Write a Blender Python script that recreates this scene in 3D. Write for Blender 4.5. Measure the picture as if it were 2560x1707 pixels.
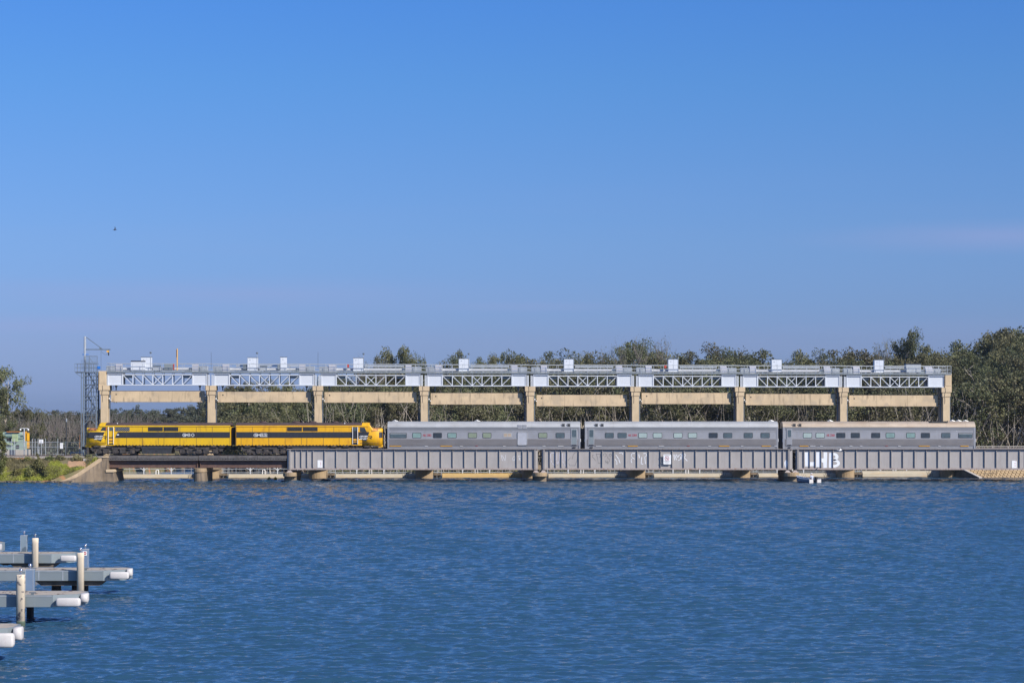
import bpy, bmesh, math, random
from mathutils import Vector, Matrix, noise
for o in list(bpy.data.objects): bpy.data.objects.remove(o)
SC = bpy.context.scene; COL = SC.collection
# ------------------------------------------------------------------ camera, sky, sun
F, CX, YH, H = 5200.0, 1280.0, 1037.0, 8.25        # focal length and horizon in photo pixels, eye height in metres
cam = bpy.data.cameras.new('camera'); co = bpy.data.objects.new('camera', cam); COL.objects.link(co)
co.location = (0, 0, H); co.rotation_euler = (math.pi/2, 0, 0)
cam.sensor_width = 36; cam.lens = F/2560*36; cam.shift_y = (YH-853.5)/2560
cam.clip_start = 1; cam.clip_end = 9000; SC.camera = co
SUN_EL, SUN_AZ = math.radians(35.5), math.radians(50)   # azimuth to the right of the line from scene to camera
W = bpy.data.worlds.new('World'); SC.world = W; W.use_nodes = True
wn, wl = W.node_tree.nodes, W.node_tree.links
bg = wn['Background']; sky = wn.new('ShaderNodeTexSky'); sky.sky_type = 'NISHITA'; sky.sun_disc = False
sky.sun_elevation = SUN_EL; sky.sun_rotation = math.pi-SUN_AZ
sky.altitude = 0; sky.air_density = 1.0; sky.dust_density = 0.6; sky.ozone_density = 3.0
hs = wn.new('ShaderNodeHueSaturation'); hs.inputs['Saturation'].default_value = 1.0; hs.inputs['Value'].default_value = 1.0
tcw = wn.new('ShaderNodeTexCoord'); sep = wn.new('ShaderNodeSeparateXYZ')
wl.new(tcw.outputs['Generated'], sep.inputs[0])
rmp = wn.new('ShaderNodeValToRGB'); wl.new(sep.outputs['Z'], rmp.inputs[0])
SKYR = [(0.0,(.315,.455,1.0)),(.015,(.320,.45,.96)),(.034,(.348,.442,.89)),(.0532,(.335,.46,.88)),(.0818,(.352,.497,.875)),(.12,(.338,.525,.895)),(.157,(.311,.556,.935)),(.194,(.285,.56,1.0)),(.27,(.36,.64,1.12)),(.5,(.48,.74,1.15)),(1.0,(.50,.70,1.0))]
rmp.color_ramp.elements[0].position = SKYR[0][0]; rmp.color_ramp.elements[0].color = (*SKYR[0][1], 1)
rmp.color_ramp.elements[1].position = SKYR[-1][0]; rmp.color_ramp.elements[1].color = (*SKYR[-1][1], 1)
for p, c in SKYR[1:-1]:
    e = rmp.color_ramp.elements.new(p); e.color = (*c, 1)
mxw = wn.new('ShaderNodeMix'); mxw.data_type = 'RGBA'; mxw.blend_type = 'MULTIPLY'; mxw.inputs[0].default_value = 1
wl.new(sky.outputs[0], hs.inputs['Color']); wl.new(hs.outputs[0], mxw.inputs[6]); wl.new(rmp.outputs[0], mxw.inputs[7])
# thin veil of high cloud low over the horizon
nz = wn.new('ShaderNodeTexNoise'); mpw = wn.new('ShaderNodeMapping'); mpw.inputs['Scale'].default_value = (1.6, 1.6, 16)
mpw.inputs['Location'].default_value = (0.3, 0, 0.4)
wl.new(tcw.outputs['Generated'], mpw.inputs[0]); wl.new(mpw.outputs[0], nz.inputs['Vector']); nz.inputs['Scale'].default_value = 2.2; nz.inputs['Detail'].default_value = 5
cr = wn.new('ShaderNodeMapRange'); cr.inputs[1].default_value = 0.50; cr.inputs[2].default_value = 0.80; cr.inputs[3].default_value = 0; cr.inputs[4].default_value = 0.30
wl.new(nz.outputs[0], cr.inputs[0])
ce = wn.new('ShaderNodeMapRange'); ce.inputs[1].default_value = 0.03; ce.inputs[2].default_value = 0.12; ce.inputs[3].default_value = 1; ce.inputs[4].default_value = 0
wl.new(sep.outputs['Z'], ce.inputs[0])
cm = wn.new('ShaderNodeMath'); cm.operation = 'MULTIPLY'; wl.new(cr.outputs[0], cm.inputs[0]); wl.new(ce.outputs[0], cm.inputs[1])
def streak(cx, cz, rx, rz, amp):      # a long thin cloud at a fixed bearing and elevation
    vs = wn.new('ShaderNodeMapping'); vs.inputs['Location'].default_value = (-cx/rx, 0, -cz/rz); vs.inputs['Scale'].default_value = (1/rx, 0, 1/rz); wl.new(tcw.outputs['Generated'], vs.inputs[0])
    ln = wn.new('ShaderNodeVectorMath'); ln.operation = 'LENGTH'; wl.new(vs.outputs[0], ln.inputs[0])
    mr = wn.new('ShaderNodeMapRange'); mr.interpolation_type = 'SMOOTHSTEP'; mr.inputs[1].default_value = 1; mr.inputs[2].default_value = 0; mr.inputs[4].default_value = amp; wl.new(ln.outputs['Value'], mr.inputs[0])
    nr = wn.new('ShaderNodeMapRange'); nr.inputs[1].default_value = .35; nr.inputs[2].default_value = .65; nr.inputs[3].default_value = .35; wl.new(nz.outputs[0], nr.inputs[0])
    mu = wn.new('ShaderNodeMath'); mu.operation = 'MULTIPLY'; wl.new(mr.outputs[0], mu.inputs[0]); wl.new(nr.outputs[0], mu.inputs[1])
    yp = wn.new('ShaderNodeMath'); yp.operation = 'GREATER_THAN'; yp.inputs[1].default_value = 0; wl.new(sep.outputs['Y'], yp.inputs[0])
    m3 = wn.new('ShaderNodeMath'); m3.operation = 'MULTIPLY'; wl.new(mu.outputs[0], m3.inputs[0]); wl.new(yp.outputs[0], m3.inputs[1]); return m3.outputs[0]
fac = cm.outputs[0]
for args in ((.235, .083, .125, .0105, .55), (-.10, .057, .20, .012, .40), (.02, .052, .08, .004, .35), (-.2, .042, .12, .006, .3)):
    ad = wn.new('ShaderNodeMath'); ad.operation = 'ADD'; wl.new(fac, ad.inputs[0]); wl.new(streak(*args), ad.inputs[1]); fac = ad.outputs[0]
mx2 = wn.new('ShaderNodeMix'); mx2.data_type = 'RGBA'; wl.new(fac, mx2.inputs[0]); wl.new(mxw.outputs[2], mx2.inputs[6])
mx2.inputs[7].default_value = (2.55, 2.95, 5.2, 1)
wl.new(mx2.outputs[2], bg.inputs['Color']); bg.inputs['Strength'].default_value = 0.11
sl = bpy.data.lights.new('sun', 'SUN'); so = bpy.data.objects.new('sun', sl); COL.objects.link(so)
sl.energy = 5.0; sl.angle = math.radians(0.53); sl.color = (1, 0.93, 0.82)
sd = Vector((math.sin(SUN_AZ)*math.cos(SUN_EL), -math.cos(SUN_AZ)*math.cos(SUN_EL), math.sin(SUN_EL)))
so.rotation_euler = sd.to_track_quat('Z', 'Y').to_euler(); so.location = (80, -60, 90)
SC.view_settings.view_transform = 'Standard'; SC.view_settings.look = 'None'; SC.view_settings.exposure = 0.25; SC.view_settings.gamma = 1
SC.render.engine = 'CYCLES'
# ------------------------------------------------------------------ helpers
R = random.Random(7)
def PX(px, Y): return (px-CX)/F*Y
def PZ(py, Y): return H-(py-YH)/F*Y
TH = math.radians(3.3); GC, GS = math.cos(TH), math.sin(TH); GX, GY = -25.1, 272.0   # weir line
def G(s, d, z=0): return Vector((GX+s*GC-d*GS, GY+s*GS+d*GC, z))
def gs(u, d=0.0):
    k = (u-CX)/F
    return (k*(GY+d*GC)-GX+d*GS)/(GC-k*GS)
def gz(py, u, d=0.0):
    return PZ(py, GY+gs(u, d)*GS+d*GC)
class MB:
    def __init__(s): s.v = []; s.f = []; s.m = []; s.smooth = False
    def poly(s, pts, mi=0):
        i = len(s.v); s.v += [tuple(p) for p in pts]; s.f.append(tuple(range(i, i+len(pts)))); s.m.append(mi); return s
    def hexa(s, p, mi=0):
        i = len(s.v); s.v += [tuple(q) for q in p]
        for q in ((0,3,2,1),(4,5,6,7),(0,1,5,4),(1,2,6,5),(2,3,7,6),(3,0,4,7)): s.f.append(tuple(i+k for k in q)); s.m.append(mi)
        return s
    def box(s, x0, x1, y0, y1, z0, z1, mi=0):
        return s.hexa([(x0,y0,z0),(x1,y0,z0),(x1,y1,z0),(x0,y1,z0),(x0,y0,z1),(x1,y0,z1),(x1,y1,z1),(x0,y1,z1)], mi)
    def bar(s, p, q, w, h=None, mi=0, ext=0.0):
        p, q = Vector(p), Vector(q); h = h or w; d = (q-p).normalized(); p = p-d*ext; q = q+d*ext
        up = Vector((0,1,0)) if abs(d.y) < .9 else Vector((0,0,1))
        a = d.cross(up).normalized()*w/2; b = d.cross(a).normalized()*h/2
        return s.hexa([p-a-b,p+a-b,p+a+b,p-a+b,q-a-b,q+a-b,q+a+b,q-a+b], mi)
    def tube(s, pts, rad, n=8, mi=0, cap=True):
        pts = [Vector(p) for p in pts]
        if not hasattr(rad, '__len__'): rad = [rad]*len(pts)
        i0 = len(s.v); a = None
        for k, p in enumerate(pts):
            d = (pts[min(k+1, len(pts)-1)]-pts[max(k-1, 0)]).normalized()
            if a is None:
                a = d.cross(Vector((0,0,1)) if abs(d.z) < .9 else Vector((1,0,0))).normalized()
            else: a = (a-d*a.dot(d)).normalized()
            b = d.cross(a)
            for j in range(n):
                t = 2*math.pi*j/n; s.v.append(tuple(p+(a*math.cos(t)+b*math.sin(t))*rad[k]))
        for k in range(len(pts)-1):
            for j in range(n):
                j2 = (j+1) % n; s.f.append((i0+k*n+j, i0+k*n+j2, i0+k*n+n+j2, i0+k*n+n+j)); s.m.append(mi)
        if cap:
            s.f.append(tuple(i0+j for j in reversed(range(n)))); s.m.append(mi)
            s.f.append(tuple(i0+(len(pts)-1)*n+j for j in range(n))); s.m.append(mi)
        return s
    def cyl(s, p, q, r, n=12, mi=0): return s.tube([p, q], r, n, mi)
    def prism(s, pts, axis, a, b, mi=0):     # polygon in the plane normal to axis, extruded a..b
        def P(u, v, w): return {'y': (u, w, v), 'x': (w, u, v), 'z': (u, v, w)}[axis]
        n = len(pts); i = len(s.v)
        s.v += [P(u, v, a) for u, v in pts]+[P(u, v, b) for u, v in pts]
        s.f.append(tuple(range(i, i+n))); s.m.append(mi); s.f.append(tuple(range(i+2*n-1, i+n-1, -1))); s.m.append(mi)
        for k in range(n):
            k2 = (k+1) % n; s.f.append((i+k, i+n+k, i+n+k2, i+k2)); s.m.append(mi)
        return s
    def loft(s, rings, mi=0, caps=True):
        n = len(rings[0]); i = len(s.v)
        for r in rings: s.v += [tuple(p) for p in r]
        for k in range(len(rings)-1):
            for j in range(n):
                j2 = (j+1) % n; s.f.append((i+k*n+j, i+k*n+j2, i+k*n+n+j2, i+k*n+n+j)); s.m.append(mi)
        if caps:
            s.f.append(tuple(i+j for j in reversed(range(n)))); s.m.append(mi)
            s.f.append(tuple(i+(len(rings)-1)*n+j for j in range(n))); s.m.append(mi)
        return s
    def ball(s, c, r, n=10, mi=0, sc=(1,1,1)):
        rings = []
        for k in range(1, n):
            t = math.pi*k/n
            rings.append([(c[0]+sc[0]*r*math.sin(t)*math.cos(a), c[1]+sc[1]*r*math.sin(t)*math.sin(a), c[2]+sc[2]*r*math.cos(t)) for a in [2*math.pi*j/n for j in range(n)]])
        return s.loft(rings, mi)
    def add(s, o):
        i = len(s.v); s.v += o.v; s.f += [tuple(i+k for k in f) for f in o.f]; s.m += o.m; return s
    def mesh(s, name, mats, o=(0,0,0), recalc=True):
        me = bpy.data.meshes.new(name)
        me.from_pydata([(v[0]-o[0], v[1]-o[1], v[2]-o[2]) for v in s.v], [], s.f)
        for m in (mats if isinstance(mats, (list, tuple)) else [mats]): me.materials.append(m)
        me.polygons.foreach_set('material_index', s.m)
        if s.smooth: me.polygons.foreach_set('use_smooth', [True]*len(s.f))
        if recalc:
            bm = bmesh.new(); bm.from_mesh(me); bmesh.ops.recalc_face_normals(bm, faces=bm.faces[:]); bm.to_mesh(me); bm.free()
        me.update(); return me
def tag(o, label=None, cat=None, group=None, kind=None):
    if label: o['label'] = label
    if cat: o['category'] = cat
    if group: o['group'] = group
    if kind: o['kind'] = kind
    return o
class T:
    """a thing: an Empty at its base that parents its parts; coordinates are given in the world or along the weir line"""
    def __init__(s, name, label, cat, o, frame='w', group=None):
        s.o = o; s.frame = frame; e = s.e = bpy.data.objects.new(name, None); COL.objects.link(e); e.empty_display_size = .2
        s.place(o); tag(e, label, cat, group)
    def place(s, o):
        s.e.location = G(*o) if s.frame == 'g' else o
        if s.frame == 'g': s.e.rotation_euler = (0, 0, TH)
    def part(s, name, mb, mat, parent=None, label=None, bev=0):
        ob = bpy.data.objects.new(name, mb.mesh(name, mat, s.o)); COL.objects.link(ob); ob.parent = parent or s.e
        if label: ob['label'] = label
        if bev:
            b = ob.modifiers.new('bevel', 'BEVEL'); b.width = bev; b.segments = 2; b.limit_method = 'ANGLE'
        return ob
def solo(name, label, cat, mb, mat, o, frame='w', group=None, kind=None):
    ob = bpy.data.objects.new(name, mb.mesh(name, mat, o)); COL.objects.link(ob)
    ob.location = G(*o) if frame == 'g' else o
    if frame == 'g': ob.rotation_euler = (0, 0, TH)
    return tag(ob, label, cat, group, kind)
def dup(e, loc, label=None, rot=None, scale=None):
    c = e.copy(); COL.objects.link(c); c.location = loc
    if rot is not None: c.rotation_euler = rot
    if scale is not None: c.scale = scale
    if label: c['label'] = label
    for ch in e.children:
        k = ch.copy(); COL.objects.link(k); k.parent = c
        for g in ch.children:
            q = g.copy(); COL.objects.link(q); q.parent = k
    return c
# ------------------------------------------------------------------ materials
def mat(name, col, rough=.6, metal=0., var=.15, scale=1.5, streak=0., scol=(.1,.08,.06), sscale=(5,5,.35), sthr=.55, bump=0., bscale=30, col2=None, thr2=.58, scale2=.6, coat=0., spec=.5):
    m = bpy.data.materials.new(name); m.use_nodes = True; n, l = m.node_tree.nodes, m.node_tree.links
    b = n['Principled BSDF']; b.inputs['Roughness'].default_value = rough; b.inputs['Metallic'].default_value = metal
    b.inputs['Coat Weight'].default_value = coat; b.inputs['Specular IOR Level'].default_value = spec
    tc = n.new('ShaderNodeTexCoord'); oi = n.new('ShaderNodeObjectInfo')
    mu = n.new('ShaderNodeMath'); mu.operation = 'MULTIPLY'; mu.inputs[1].default_value = 57; l.new(oi.outputs['Random'], mu.inputs[0])
    va = n.new('ShaderNodeVectorMath'); va.operation = 'ADD'; l.new(tc.outputs['Object'], va.inputs[0]); l.new(mu.outputs[0], va.inputs[1])
    def nzn(sc, det=5, mapping=None):
        t = n.new('ShaderNodeTexNoise'); t.inputs['Scale'].default_value = sc; t.inputs['Detail'].default_value = det
        if mapping:
            mp = n.new('ShaderNodeMapping'); mp.inputs['Scale'].default_value = mapping; l.new(va.outputs[0], mp.inputs[0]); l.new(mp.outputs[0], t.inputs['Vector'])
        else: l.new(va.outputs[0], t.inputs['Vector'])
        return t.outputs[0]
    def mixc(fac, a, bcol):
        x = n.new('ShaderNodeMix'); x.data_type = 'RGBA'; l.new(fac, x.inputs[0])
        if isinstance(a, tuple): x.inputs[6].default_value = (*a, 1)
        else: l.new(a, x.inputs[6])
        x.inputs[7].default_value = (*bcol, 1); return x.outputs[2]
    def rng(v, a, bb, hi=1.0):
        r = n.new('ShaderNodeMapRange'); r.inputs[1].default_value = a; r.inputs[2].default_value = bb; r.inputs[4].default_value = hi; l.new(v, r.inputs[0]); return r.outputs[0]
    c = mixc(rng(nzn(scale), .3, .7), tuple(min(1, k*(1+var)) for k in col), tuple(k*(1-var) for k in col))
    if col2: c = mixc(rng(nzn(scale2, 6), thr2, thr2+.08), c, col2)
    if streak: c = mixc(rng(nzn(1, 5, sscale), sthr, sthr+.2, streak), c, scol)
    l.new(c, b.inputs['Base Color'])
    if bump:
        bp = n.new('ShaderNodeBump'); bp.inputs['Strength'].default_value = 1; bp.inputs['Distance'].default_value = bump; l.new(nzn(bscale, 3), bp.inputs['Height']); l.new(bp.outputs[0], b.inputs['Normal'])
    return m
M = {}
M['concrete'] = mat('tan_concrete', (.56,.43,.275), .85, var=.10, scale=.9, streak=.55, scol=(.16,.13,.10), sscale=(3,3,.35), sthr=.60, bump=.004)
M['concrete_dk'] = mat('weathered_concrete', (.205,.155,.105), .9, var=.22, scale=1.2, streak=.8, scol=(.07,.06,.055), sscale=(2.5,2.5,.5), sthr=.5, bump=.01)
M['concrete_wet'] = mat('pier_concrete', (.32,.23,.135), .85, var=.15, scale=1.0, streak=.6, scol=(.10,.08,.06), sthr=.58)
M['white_steel'] = mat('white_painted_steel', (.58,.61,.655), .45, var=.04, scale=.8, streak=.35, scol=(.38,.36,.33), sscale=(3,3,.3), sthr=.6)
M['galv'] = mat('galvanised_steel', (.42,.45,.48), .5, .3, var=.12, scale=4)
M['galv_dk'] = mat('dark_galvanised_steel', (.13,.16,.19), .6, .2, var=.2, scale=4)
M['grating'] = mat('deck_grating', (.2,.23,.25), .7, .2, var=.2, scale=6)
M['shiny'] = mat('bright_sheet_steel', (.62,.60,.60), .3, .45, var=.06, scale=3)
M['cab_white'] = mat('white_cabinet_paint', (.62,.655,.71), .4, var=.03, scale=2)
M['coping'] = mat('coping_concrete', (.36,.27,.175), .85, var=.15, scale=1.5, streak=.4, scol=(.2,.15,.1))
M['panel'] = mat('stained_gate_concrete', (.56,.43,.275), .85, var=.12, scale=.6, streak=.75, scol=(.17,.135,.10), sscale=(2.6,2.6,.55), sthr=.55, bump=.004, col2=(.47,.37,.25), thr2=.55, scale2=.5)
M['shaft'] = mat('grey_white_tube', (.44,.45,.47), .5, var=.1, scale=2)
M['black'] = mat('black_grime', (.022,.022,.026), .7, var=.4, scale=5)
M['dark'] = mat('dark_grey', (.03,.032,.037), .6, var=.3, scale=3)
M['bogie'] = mat('grimy_bogie_steel', (.052,.045,.042), .65, .1, var=.45, scale=4, col2=(.10,.08,.065), thr2=.55, scale2=3)
M['yellow'] = mat('yellow_loco_paint', (.70,.42,.004), .5, var=.06, scale=.6, streak=.5, scol=(.30,.15,.02), sscale=(2.2,2.2,.6), sthr=.55, coat=.0)
M['yellow2'] = mat('sun_faded_yellow_paint', (.74,.385,.004), .5, var=.08, scale=.5, streak=.5, scol=(.42,.17,.02), sscale=(1.8,1.8,.6), sthr=.52, coat=.0)
M['orange_rust'] = mat('rusted_nose_top', (.50,.22,.05), .6, var=.25, scale=2, col2=(.22,.09,.05), thr2=.5, scale2=1.4)
M['roofbrown'] = mat('brown_roof', (.068,.042,.038), .75, var=.2, scale=1.5, streak=.3, scol=(.12,.08,.07))
M['stripe'] = mat('charcoal_stripe', (.022,.025,.034), .5, var=.15, scale=1, streak=.3, scol=(.05,.05,.06))
M['white'] = mat('white_lettering', (.80,.80,.80), .5, var=.03)
M['red'] = mat('red_lettering', (.42,.05,.06), .5, var=.1)
M['redpaint'] = mat('red_box_paint', (.45,.05,.03), .5, var=.1)
M['blue'] = mat('blue_paint', (.02,.15,.5), .5, var=.1)
M['orange'] = mat('amber_paint', (.62,.30,.02), .5, var=.1)
M['safety'] = mat('safety_yellow', (.85,.42,.01), .5, var=.06)
M['glass'] = mat('dark_window_glass', (.03,.04,.05), .08, var=.3, scale=2, spec=.8)
M['glass_blue'] = mat('cab_glass', (.02,.05,.12), .08, var=.2, spec=.9)
M['glass_mid'] = mat('grey_window_glass', (.075,.105,.12), .1, var=.2, scale=2, spec=.8)
M['glass_teal'] = mat('blinds_behind_teal_glass', (.20,.30,.28), .15, var=.12, scale=2, spec=.8)
M['glass_light'] = mat('pale_blinds_behind_glass', (.34,.42,.40), .2, var=.06, scale=2, spec=.7)
M['glass_green'] = mat('greenish_blind', (.22,.26,.19), .2, var=.1, scale=2)
M['stainless'] = mat('weathered_stainless', (.345,.345,.36), .42, .3, var=.07, scale=.8, streak=.25, scol=(.24,.22,.21), sscale=(2.6,2.6,.8), sthr=.5)
M['fluted'] = mat('grimy_fluted_steel', (.30,.28,.27), .5, .25, var=.08, scale=.6, streak=.35, scol=(.20,.175,.16), sscale=(.4,.4,5), sthr=.5)
M['letterb'] = mat('dull_letterboard', (.21,.215,.23), .5, .25, var=.08, scale=.8)
M['tower'] = mat('tower_steel', (.17,.21,.25), .5, .2, var=.1, scale=4)
M['stainless_lt'] = mat('pale_stainless_roof', (.42,.425,.43), .5, .25, var=.10, scale=.7, streak=.4, scol=(.30,.29,.26), sscale=(.5,.5,6), sthr=.5)
M['stainless_or'] = mat('rust_tinted_roof', (.45,.37,.29), .55, .2, var=.12, scale=.7, streak=.6, scol=(.36,.26,.17), sscale=(.5,.5,6), sthr=.45)
M['girder'] = mat('grey_girder_paint', (.355,.33,.315), .65, var=.06, scale=.9, streak=.5, scol=(.30,.265,.25), sscale=(4,4,.3), sthr=.5)
M['girder_lo'] = mat('rust_speckled_flange', (.33,.285,.265), .75, var=.1, scale=2, col2=(.24,.15,.11), thr2=.56, scale2=6)
M['rustbrown'] = mat('brown_steel', (.115,.065,.05), .8, var=.25, scale=2, streak=.4, scol=(.05,.03,.03))
M['timber'] = mat('grey_timber', (.125,.115,.11), .9, var=.25, scale=2, streak=.6, scol=(.07,.06,.06), sscale=(.8,.8,9), sthr=.5)
M['timber_br'] = mat('old_sleeper_timber', (.13,.10,.075), .9, var=.3, scale=3)
M['graf'] = mat('silver_graffiti', (.74,.76,.80), .6, var=.05)
M['graf_f'] = mat('faded_lilac_graffiti', (.48,.47,.54), .6, var=.05)
M['rail'] = mat('rusty_rail', (.14,.09,.07), .6, .3, var=.2)
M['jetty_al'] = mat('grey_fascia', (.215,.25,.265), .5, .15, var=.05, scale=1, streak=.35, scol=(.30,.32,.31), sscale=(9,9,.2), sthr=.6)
M['jetty_deck'] = mat('weathered_deck', (.36,.31,.255), .9, var=.12, scale=2, col2=(.24,.20,.16), thr2=.6, scale2=1.5)
M['pile_tan'] = mat('cream_pile_sleeve', (.70,.585,.44), .7, var=.08, scale=1.5, streak=.45, scol=(.30,.23,.17), sscale=(6,6,.6), sthr=.62)
M['pile_dirty'] = mat('stained_cream_pile', (.68,.57,.43), .7, var=.08, scale=1.5, col2=(.13,.12,.13), thr2=.56, scale2=3.5, streak=.4, scol=(.25,.3,.3), sscale=(9,9,.6), sthr=.58)
M['pile_grey'] = mat('blue_grey_pile', (.17,.24,.35), .45, .1, var=.06, scale=2)
M['fender'] = mat('white_fender', (.56,.53,.51), .6, var=.06, scale=4, col2=(.55,.50,.48), thr2=.6, scale2=5)
M['hull'] = mat('aluminium_hull', (.24,.30,.38), .4, .3, var=.12)
M['skin'] = mat('skin', (.45,.27,.19), .6, var=.03)
M['shirt'] = mat('pale_blue_shirt', (.42,.47,.58), .8, var=.1)
M['trousers'] = mat('dark_trousers', (.04,.04,.06), .8, var=.1)
M['plantgreen'] = mat('pale_green_paint', (.27,.36,.31), .5, var=.06)
M['cabgreen'] = mat('lime_grey_paint', (.36,.45,.26), .5, var=.05)
M['fadedgrey'] = mat('light_concrete', (.42,.38,.34), .85, var=.1)
M['chrome'] = mat('polished_ball', (.6,.6,.65), .15, .9, var=.03)
# ------------------------------------------------------------------ lettering
GLY = {'S': [[(1,1),(.12,1),(0,.88),(0,.62),(.12,.5),(.88,.5),(1,.38),(1,.12),(.88,0),(0,0)]],
       'Z': [[(0,1),(1,1),(0,0),(1,0)]],
       'G': [[(1,1),(.15,1),(0,.85),(0,.15),(.15,0),(1,0),(1,.48),(.5,.48)]],
       'M': [[(0,0),(0,1),(.5,.35),(1,1),(1,0)]], '1': [[(.1,1),(.5,1),(.5,0)]],
       '0': [[(0,.15),(0,.85),(.15,1),(.85,1),(1,.85),(1,.15),(.85,0),(.15,0),(0,.15)]],
       '2': [[(0,1),(.85,1),(1,.85),(1,.62),(.85,.5),(.15,.5),(0,.4),(0,0),(1,0)]],
       'R': [[(0,1),(.85,1),(1,.85),(1,.6),(.85,.5),(.25,.5)],[(.55,.5),(.95,0)]],
       'r': [[(0,0),(0,1),(.7,1),(.9,.85),(.8,.6),(.1,.5),(1,0)]],
       'N': [[(0,1),(.25,0)],[(.1,1),(.8,0),(.85,.95)]], 'O': [[(.5,1),(.05,.7),(.1,.2),(.5,0),(.9,.3),(.9,.7),(.5,1)]]}
def strokes(mb, lines, x0, x1, z0, z1, w, y, dep=.012, shear=0.0, mi=0):
    for ln in lines:
        pts = [(x0+(x1-x0)*(a+shear*b), y, z0+(z1-z0)*b) for a, b in ln]
        for p, q in zip(pts, pts[1:]): mb.bar(p, q, w, dep, mi, ext=w*.42)
    return mb
def word(mb, txt, x0, x1, z0, z1, w, y, gap=.25, **k):
    n = len(txt); cw = (x1-x0)/(n+gap*(n-1))
    for i, ch in enumerate(txt):
        if ch != ' ': strokes(mb, GLY[ch], x0+i*cw*(1+gap), x0+i*cw*(1+gap)+cw, z0, z1, w, y, **k)
    return mb
def fontmb(txt, x0, x1, z0, z1, y, off=.0):
    cu = bpy.data.curves.new('t', 'FONT'); cu.body = txt; cu.offset = off; cu.resolution_u = 2
    ob = bpy.data.objects.new('t', cu); COL.objects.link(ob); dg = bpy.context.evaluated_depsgraph_get()
    me = bpy.data.meshes.new_from_object(ob.evaluated_get(dg)); mb = MB()
    xs = [v.co.x for v in me.vertices]; ys = [v.co.y for v in me.vertices]; ax, bx, ay, by = min(xs), max(xs), min(ys), max(ys)
    mb.v = [(x0+(v.co.x-ax)/(bx-ax)*(x1-x0), y, z0+(v.co.y-ay)/(by-ay)*(z1-z0)) for v in me.vertices]
    mb.f = [tuple(p.vertices) for p in me.polygons]; mb.m = [0]*len(mb.f)
    bpy.data.objects.remove(ob); bpy.data.curves.remove(cu); bpy.data.meshes.remove(me); return mb
# ------------------------------------------------------------------ the setting: water, ground
def water_mat():
    m = bpy.data.materials.new('river_water'); m.use_nodes = True; n, l = m.node_tree.nodes, m.node_tree.links
    b = n['Principled BSDF']; b.inputs['Base Color'].default_value = (.020,.062,.112,1); b.inputs['Roughness'].default_value = .07
    b.inputs['IOR'].default_value = 1.45
    g = n.new('ShaderNodeNewGeometry')
    def nn(sc, mp, det, rough=.5):
        q = n.new('ShaderNodeMapping'); q.inputs['Scale'].default_value = mp; q.inputs['Rotation'].default_value = (0, 0, .12); l.new(g.outputs['Position'], q.inputs[0])
        t = n.new('ShaderNodeTexNoise'); t.inputs['Scale'].default_value = sc; t.inputs['Detail'].default_value = det; t.inputs['Roughness'].default_value = rough
        l.new(q.outputs[0], t.inputs['Vector']); return t.outputs[0]
    def mul(a, k):
        x = n.new('ShaderNodeMath'); x.operation = 'MULTIPLY'; l.new(a, x.inputs[0])
        if isinstance(k, float): x.inputs[1].default_value = k
        else: l.new(k, x.inputs[1])
        return x.outputs[0]
    def add(a, c):
        x = n.new('ShaderNodeMath'); l.new(a, x.inputs[0]); l.new(c, x.inputs[1]); return x.outputs[0]
    patch = n.new('ShaderNodeMapRange'); patch.inputs[1].default_value = .3; patch.inputs[2].default_value = .7; patch.inputs[3].default_value = .85; patch.inputs[4].default_value = 1.15
    l.new(nn(.05, (.5, 1, 1), 3), patch.inputs[0])
    h = add(mul(nn(3.5, (.8, 1.3, 1), 4, .6), WAVE[0]), mul(nn(.32, (.7, 1.3, 1), 3), WAVE[1]))
    h = mul(h, patch.outputs[0]); sp = n.new('ShaderNodeSeparateXYZ'); l.new(g.outputs['Position'], sp.inputs[0]); chop = n.new('ShaderNodeMapRange')
    chop.inputs[1].default_value = 90; chop.inputs[2].default_value = 240; chop.inputs[3].default_value = 1.0; chop.inputs[4].default_value = 4.0; l.new(sp.outputs['Y'], chop.inputs[0]); h = mul(h, chop.outputs[0])
    bp = n.new('ShaderNodeBump'); bp.inputs['Strength'].default_value = 1; bp.inputs['Distance'].default_value = 1.0
    l.new(h, bp.inputs['Height']); l.new(bp.outputs[0], b.inputs['Normal'])
    return m
WAVE = (.025, .0); WSL = .039; HAZE = .00008
import numpy as np
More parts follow.
